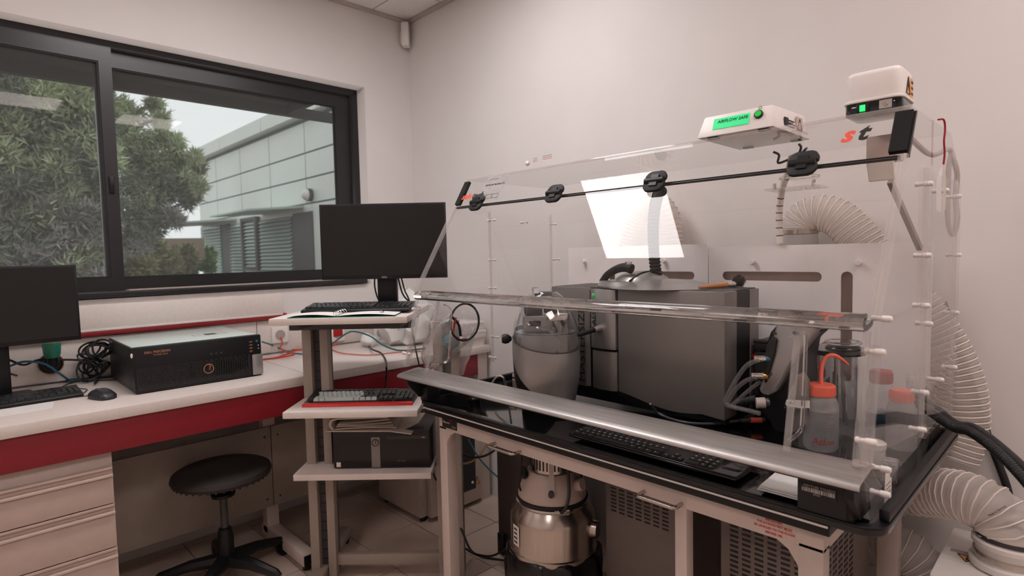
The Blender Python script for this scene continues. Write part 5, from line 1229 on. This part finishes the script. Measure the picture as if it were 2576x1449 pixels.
o.f += [(i * n + k, i * n + (k + 1) % n, (i + 1) * n + (k + 1) % n, (i + 1) * n + k) for i in range(m_) for k in range(n)]
obj('film', o, 'film', t, angle=40)
obj('blue_glove', B().ball((RC.x - .07, RC.y - .02, RC.z - .085), .04, 8, (.7, 1, .8)), 'teal_cloth', t, angle=20)
obj('red_tie', B().tube(spline([(RC.x - .02, RC.y - .03, RC.z + .02), (RC.x - .03, RC.y - .035, RC.z - .03), (RC.x - .02, RC.y - .04, RC.z - .07), (RC.x - .03, RC.y + .03, RC.z - .075)], 5), .004, 6), 'red_plastic', t)
obj('black_tube', B().tube(spline([(RC.x - .03, RC.y - .05, RC.z + .03), (RC.x - .03, RC.y - .01, RC.z - .01), (RC.x - .03, RC.y + .0, RC.z - .06)], 5), .006, 6), 'cable_black', t)
obj('crumpled_wrap', B().ball((RC.x - .04, RC.y + .03, RC.z - .04), .03, 8), 'film', t, angle=10)

# ================================================================== THINGS AT THE BENCH END
for k, (dz, dx, lab) in enumerate(((0, 0, 'white carton at the bottom of the stack on the bench end'), (.046, .012, 'white carton in the middle of the stack on the bench'), (.094, -.006, 'white carton on top of the stack on the bench end'))):
    t = thing('small_carton', lab, 'carton', (.60 + dx, -.13, BZ + dz), .03 * (k - 1), 'white cartons stacked on the bench end')
    obj('box', B().box(-.14, .13, -.09, .09, 0, .036), 'label_white', t, world=False, bevel=.001); obj('lid', B().box(-.142, .132, -.092, .092, .030, .045), 'white_plastic', t, world=False, bevel=.0015)
def crumple(label, c, r, sq, m, seed):
    o = B().ball((0, 0, 0), r, 12, sq); o.v = [(x + r * .35 * noise.noise((x * 14 + seed, y * 14, z * 14)), y + r * .35 * noise.noise((y * 14, z * 14 + seed, x * 14)), max(-sq[2] * r * .8, z + r * .3 * noise.noise((z * 14, x * 14, y * 14 + seed)))) for x, y, z in o.v]
    b_ = obj('plastic_sack', o, m, loc=(c[0], c[1], c[2] + sq[2] * r * .8), angle=25); return tag(b_, label, 'sack')
crumple('crumpled white sack on the bench behind the cart monitor', (.32, -.30, BZ), .15, (1, 1, 1.2), 'paper', 3)
crumple('small crumpled white sack on the bench below the cart shelf', (.22, -.50, BZ), .055, (1, 1, .8), 'paper', 8)
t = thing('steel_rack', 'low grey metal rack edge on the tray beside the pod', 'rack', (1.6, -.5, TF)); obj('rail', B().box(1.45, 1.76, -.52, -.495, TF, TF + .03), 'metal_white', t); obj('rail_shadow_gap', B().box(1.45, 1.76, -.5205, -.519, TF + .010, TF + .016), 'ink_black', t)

# cables on the bench
def bpts(*uv, z=BZ + .004): return [px(u, v, z=z if len(uv) else z) for u, v in uv]
def bench_cable(label, uvz, r, m, group=None):
    return cable('bench_cable', [px(u, v, z=BZ + dz) if dx is None else Vector((dx, px(u, v, x=dx).y, px(u, v, x=dx).z)) for u, v, dz, dx in uvz], r, m, label, group=group)
bench_cable('black cable running along the wall to the green tap', [(22, 905, 0, .10), (60, 918, 0, .10), (100, 905, 0, .08), (170, 905, 0, .06), (230, 902, 0, .06), (280, 868, 0, .07)], .0045, 'cable_black')
bench_cable('blue cable curving over the bench behind the keyboard', [(22, 922, 0, .14), (60, 910, 0, .13), (110, 915, 0, .13), (150, 940, 0, .13), (175, 956, .01, None), (200, 955, .006, None), (232, 948, .006, None), (282, 905, .05, None)], .0045, 'cable_blue')
bench_cable('thin black cable lying along the bench back', [(25, 940, 0, .12), (70, 952, .01, None), (120, 958, .006, None), (180, 955, .006, None), (250, 950, .006, None), (300, 945, .006, None)], .0045, 'cable_black')
bench_cable('thin grey-black cord lying near the keyboard', [(28, 976, .004, None), (80, 970, .004, None), (150, 962, .004, None), (220, 958, .004, None), (290, 955, .004, None)], .003, 'cable_darkgrey')
bench_cable('black cord bending round to the mouse', [(145, 980, .004, None), (170, 966, .004, None), (210, 955, .004, None), (250, 950, .004, None)], .0025, 'cable_black')
t = thing('cable_bundle', 'tangled bundle of looped black cables beside the tower computer', 'cable bundle', px(235, 930, z=BZ))
random.seed(11)
for k in range(13):
    u, v = random.choice(((238, 885), (245, 900), (222, 930), (235, 935), (255, 885))); u += random.uniform(-12, 12); v += random.uniform(-10, 10)
    c = px(u, v, x=.10 + random.uniform(-.05, .05)); c.z = max(c.z, BZ + .05); ph = random.uniform(0, 6)
    ra, rb = random.uniform(.03, .06), random.uniform(.02, .045); tl_ = random.uniform(-.8, .8)
    loop = []
    for i in range(20):
        a_ = 2 * PI * i / 20 + ph; loop.append((c.x + .02 * math.sin(2 * a_), c.y + ra * math.cos(a_) * math.cos(tl_) - rb * math.sin(a_) * math.sin(tl_), max(BZ + .006, c.z + ra * math.cos(a_) * math.sin(tl_) + rb * math.sin(a_) * math.cos(tl_))))
    obj('cable_loop', B().tube(loop, .0042, 6, closed=True), 'cable_black', t)
obj('cable_tail', B().tube(spline([px(238, 965, z=BZ + .01), px(250, 945, z=BZ + .02), px(232, 915, x=.12), px(268, 880, x=.12), px(285, 868, x=.12)], 6), .004, 6), 'cable_black', t)
bench_cable('red-orange cable dropping from the first wall socket', [(706, 848, 0, .035), (710, 862, 0, .05), (706, 876, 0, .07), (722, 886, .03, None), (740, 892, .02, None), (700, 900, .006, None), (665, 903, .006, None)], .004, 'cable_red')
bench_cable('long red-orange cable along the bench to the cart', [(655, 905, .005, None), (700, 898, .005, None), (745, 882, .01, None), (790, 874, .01, None), (830, 872, .01, None), (850, 862, .02, None)], .004, 'cable_red')
bench_cable('blue cable sweeping from the tower across the bench', [(660, 860, 0, .25), (690, 870, .04, None), (735, 888, .012, None), (790, 888, .012, None), (830, 868, .03, None), (870, 840, .09, None), (892, 834, .10, None), (930, 845, .08, None), (960, 866, .04, None), (995, 880, .01, None), (1030, 881, .008, None), (1070, 876, .008, None)], .0045, 'cable_teal')
bench_cable('pale orange cable curling beside the cart post', [(660, 885, .01, None), (700, 880, .01, None), (790, 878, .006, None), (825, 876, .006, None), (860, 888, .005, None), (930, 893, .005, None), (1000, 886, .005, None), (1060, 884, .005, None)], .003, 'cable_orange')
bench_cable('black power cord hanging over the bench front edge', [(920, 840, 0, .04), (925, 862, 0, .06), (935, 878, .02, None), (958, 888, .006, None), (970, 905, .006, None), (972, 925, .004, None), (972, 945, 0, .757), (970, 968, 0, .757), (968, 990, 0, .757)], .0045, 'cable_black')
bench_cable('black monitor lead dropping behind the cart shelf', [(1010, 700, 0, .75), (1018, 730, 0, .72), (1030, 760, 0, .70), (1036, 820, 0, .68), (1042, 860, .06, None), (1048, 890, .03, None), (1056, 925, 0, .757)], .004, 'cable_black')
cable('monitor_cable', [cw(.30, .08, TZ + .25), cw(.34, .13, TZ + .17), cw(.36, .17, TZ + .06), cw(.40, .2, TZ + .006)], .004, 'cable_black', 'black cable hanging behind the cart monitor neck')
cable('monitor_cable', [cw(.27, .09, TZ + .2), cw(.245, .12, TZ + .12), cw(.25, .14, TZ + .05), cw(.27, .16, TZ + .006)], .0035, 'cable_black', 'thin black cable curving left of the cart monitor neck')
cable('trailing_cord', [cw(.10, -.04, .86), cw(.2, .02, .845), cw(.3, .01, .842), cw(.42, .04, .84), cw(.5, .1, .82)], .0025, 'cable_black', 'thin cord trailing from the red-edged keyboard')

# ================================================================== UNDER THE TABLE
# vacuum cleaner
vc = thing('drum_vacuum', 'stainless steel drum vacuum cleaner with a cream head under the table', 'vacuum cleaner', (1.812, -.675, 0)); vc.scale = (.87, .87, 1)
obj('bag_skirt', B().lathe([(.0, .0), (.17, .0), (.200, .05), (.207, .16), (.206, .27), (.198, .325), (.188, .338), (.16, .34)], n=36), 'bin_black', vc, world=False)
o = vc.children[0]
for v in o.data.vertices:
    a_ = math.atan2(v.co.y, v.co.x); k = 1 + .05 * math.sin(9 * a_ + v.co.z * 20) + .03 * math.sin(23 * a_); v.co.x *= k; v.co.y *= k
obj('drum', B().lathe([(.182, .325), (.187, .333), (.187, .346), (.182, .350), (.181, .462), (.178, .474), (.156, .500), (.150, .512), (.146, .517)], n=44), 'steel', vc, world=False)
obj('drum_rim', B().torus((0, 0, .517), .150, .008, 'z', 44, 8), 'steel', vc, world=False)
obj('head_gasket', B().torus((0, 0, .530), .147, .007, 'z', 44, 8), 'black_rubber', vc, world=False)
obj('head', B().lathe([(.146, .528), (.146, .543), (.138, .565), (.122, .598), (.108, .618), (.104, .628), (.10, .632)], n=44), 'cream', vc, world=False)
mo = obj('motor_cage', B().lathe([(.092, .625), (.092, .735), (.085, .745), (.0, .747)], n=44), 'steel', vc, world=False)
for k in range(36):
    a_ = 2 * PI * k / 36; obj('cage_slot', B().box(.0905, .0935, -.003, .003, .645, .73), 'ink_black', mo, world=False, rot=(0, 0, a_))
ca = math.atan2(CAM.y + .675, CAM.x - 1.812)
def va(a, r, z): return Vector((r * math.cos(ca + a), r * math.sin(ca + a), z))
obj('strap', B().add([va(-.16, .141, .57), va(.10, .141, .57), va(.09, .117, .612), va(-.13, .117, .612), va(-.11, .100, .645), va(.08, .100, .645), va(.08, .098, .75), va(-.11, .098, .75)], [(0, 1, 2, 3), (3, 2, 5, 4), (4, 5, 6, 7)]), 'cream', vc, world=False)
for v in vc.children[-1].data.vertices: v.co.x *= 1.012; v.co.y *= 1.012
k_ = va(-.03, .147, .580); obj('strap_bolt', B().cyl(k_, va(-.03, .132, .580) + Vector((0, 0, 0)), .012, n=14), 'dark_grey', vc, world=False)
obj('side_latch', B().tube([va(-1.25, .115, .610), va(-1.25, .128, .630), va(-1.25, .122, .645)], [.016, .02, .012], 8), 'black_plastic', vc, world=False)
obj('clamp_latch', B().add([va(.05, .156, .509), va(.45, .156, .507), va(.45, .158, .527), va(.05, .158, .527)], [(0, 1, 2, 3)]), 'steel', vc, world=False)
obj('inlet_port', B().tube([va(1.15, .17, .43), va(1.15, .205, .43)], .032, 18), 'steel', vc, world=False)
obj('socket_knob', B().tube([va(.95, .125, .59), va(.95, .155, .60)], .022, 14), 'cream', vc, world=False)
obj('motor_lead', B().tube(spline([va(.75, .10, .66), va(.6, .122, .62), va(.5, .142, .575), va(.35, .158, .535), va(.2, .165, .52)], 6), .006, 8), 'dark_grey', vc, world=False)
lb = obj('drum_label', B().add([va(-1.12, .1835, .375), va(-.86, .1835, .375), va(-.86, .1835, .45), va(-1.12, .1835, .45)], [(0, 1, 2, 3)]), 'label_white', vc, world=False)
for k in range(4): obj('label_line', B().add([va(-1.08, .1842, .385 + .016 * k), va(-.94, .1842, .385 + .016 * k), va(-.94, .1842, .391 + .016 * k), va(-1.08, .1842, .391 + .016 * k)], [(0, 1, 2, 3)]), 'ink_black', lb, world=False)
# vented chillers
def chiller(label, x0, x1, y0, y1, h, cols, rows, zt, side=False):
    t = thing('vented_unit', label, 'chiller', ((x0 + x1) / 2, (y0 + y1) / 2, 0), group='vented grey units under the table')
    obj('casing', B().box(x0, x1, y0, y1, .025, h), 'chiller_grey', t, bevel=.006)
    obj('front_cover', B().box(x0 + .012, x1 - .008, y0 - .006, y0 + .002, .04, h - .01), 'chiller_grey', t, bevel=.002)
    cwid = (x1 - x0 - .05) / cols; o = B()
    for i in range(cols):
        for j in range(rows):
            xx = x0 + .03 + i * cwid; zz = zt - j * .0135; o.box(xx, xx + cwid * .68, y0 - .0068, y0 - .0055, zz, zz + .0062)
    tag(obj('vent_slots', o, 'ink_black', t, smooth=False), kind='stuff')
    if side:
        o = B()
        for i in range(5):
            for j in range(rows): yy = y0 + .06 + i * .045; o.box(x1 - .0005, x1 + .0008, yy, yy + .03, zt - j * .016, zt - j * .016 + .007)
        tag(obj('side_vent_slots', o, 'ink_black', t, smooth=False), kind='stuff')
    for xx in (x0 + .04, x1 - .04):
        for yy in (y0 + .04, y1 - .04): obj('foot', B().cyl((xx, yy, 0), (xx, yy, .026), .015, n=12), 'black_rubber', t)
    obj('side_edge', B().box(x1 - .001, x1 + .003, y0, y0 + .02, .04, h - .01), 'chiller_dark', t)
chiller('grey vented metal unit behind the vacuum cleaner', 2.0, 2.29, -.60, -.30, .745, 7, 16, .715)
chiller('grey vented metal unit under the printed jacking-feet notice', 2.53, 2.775, -.80, -.36, .745, 6, 22, .715, True)
t = thing('grey_cabinet', 'plain dark grey cabinet standing behind the vacuum cleaner', 'cabinet', (1.45, -.28, 0))
obj('body', B().box(1.27, 1.51, -.45, -.12, .02, .74), 'chiller_dark', t, bevel=.004); obj('top_strip', B().box(1.29, 1.50, -.452, -.12, .74, .76), 'cable_grey', t); obj('side_flange', B().box(1.262, 1.276, -.448, -.14, .03, .66), 'dark_grey', t)
# oven under the bench end
t = thing('drying_oven', 'white drying oven with a dark glass door on the floor', 'oven', (.52, -.27, 0))
obj('body', B().box(.30, .715, -.515, -.115, .025, .62), 'metal_white', t, bevel=.006)
d_ = obj('door', B().box(.722, .76, -.475, -.115, .025, .62), 'metal_white', t, bevel=.008)
obj('door_window', B().box(.7598, .7615, -.38, -.16, .10, .45), 'black_gloss', d_); obj('door_handle', B().box(.76, .79, -.46, -.44, .25, .42), 'cream', d_, bevel=.004)
obj('control_strip', B().box(.45, .50, -.5175, -.515, .44, .60), 'dark_grey', t)
for k in range(2): obj('side_screw', B().ball((.762, -.185, .14 + .36 * k), .008, 6), 'white_plastic', d_)
tri = [(-.172, .12), (-.128, .12), (-.15, .165)]; st = obj('hot_sticker', B().prism(tri, 'x', .7605, .7615), 'sticker_yellow', d_); obj('sticker_border', B().tube([(.762, p[0], p[1]) for p in tri], .002, 4, closed=True), 'ink_black', st)
for yy in (-.48, -.15):
    for xx in (.34, .69): obj('foot', B().cyl((xx, yy, 0), (xx, yy, .027), .018, n=12), 'black_rubber', t)
cable('oven_cord', [(.42, -.522, .55), (.43, -.53, .48), (.44, -.53, .40), (.47, -.53, .385), (.49, -.528, .44), (.49, -.522, .56)], .006, 'cable_black', 'looped black cord hanging on the oven side')
# cords under the table
cable('floor_cord', [px(1160, 1330, z=.35), px(1185, 1385, z=.12), px(1215, 1398, z=.05), px(1245, 1396, z=.05), px(1275, 1375, z=.12), px(1295, 1335, z=.3)], .005, 'cable_black', 'black cord sagging between the table leg and the vacuum')
cable('floor_cord', [px(1168, 1378, z=.10), px(1190, 1392, z=.03), px(1220, 1402, z=.006), px(1268, 1409, z=.006)], .005, 'cable_black', 'black cord lying on the floor towards the vacuum')
c = px(1263, 1367, y=-.50); t = thing('cord_switch', 'black inline switch box on the cord by the grey cabinet', 'switch', c); obj('case', B().box(-.02, .02, -.012, .012, -.05, .05), 'black_plastic', t, world=False, bevel=.005); obj('rocker', B().box(-.01, .01, -.015, -.012, -.02, .02), 'ink_black', t, world=False)
cable('hanging_cord', [px(1312, 1150, y=-.80), px(1310, 1180, y=-.80), px(1306, 1215, y=-.80), px(1310, 1235, y=-.80)], .004, 'cable_black', 'black cord and clip hanging beside the vacuum motor', n=5)
cable('teal_cord', [px(1178, 1105, y=-.55), px(1200, 1145, y=-.55), px(1225, 1175, y=-.55), px(1252, 1200, y=-.55)], .004, 'cable_teal', 'teal cord crossing in front of the oven door')
cable('peach_cord', [px(1158, 1168, y=-.60), px(1185, 1162, y=-.60), px(1208, 1145, y=-.60), px(1222, 1120, y=-.60), px(1224, 1105, y=-.60)], .004, 'cable_peach', 'peach-coloured cord crossing in front of the oven door')
cable('black_cord', [px(1150, 1130, y=-.62), px(1180, 1148, y=-.62), px(1215, 1148, y=-.62), px(1245, 1132, y=-.62), px(1252, 1118, y=-.62)], .005, 'cable_black', 'black cord crossing in front of the oven door')
cable('cart_cord', [cw(.47, .12, .48), cw(.50, .12, .40), cw(.54, .14, .42), cw(.57, .16, .50)], .004, 'cable_black', 'black cord looping under the cart bottom shelf')
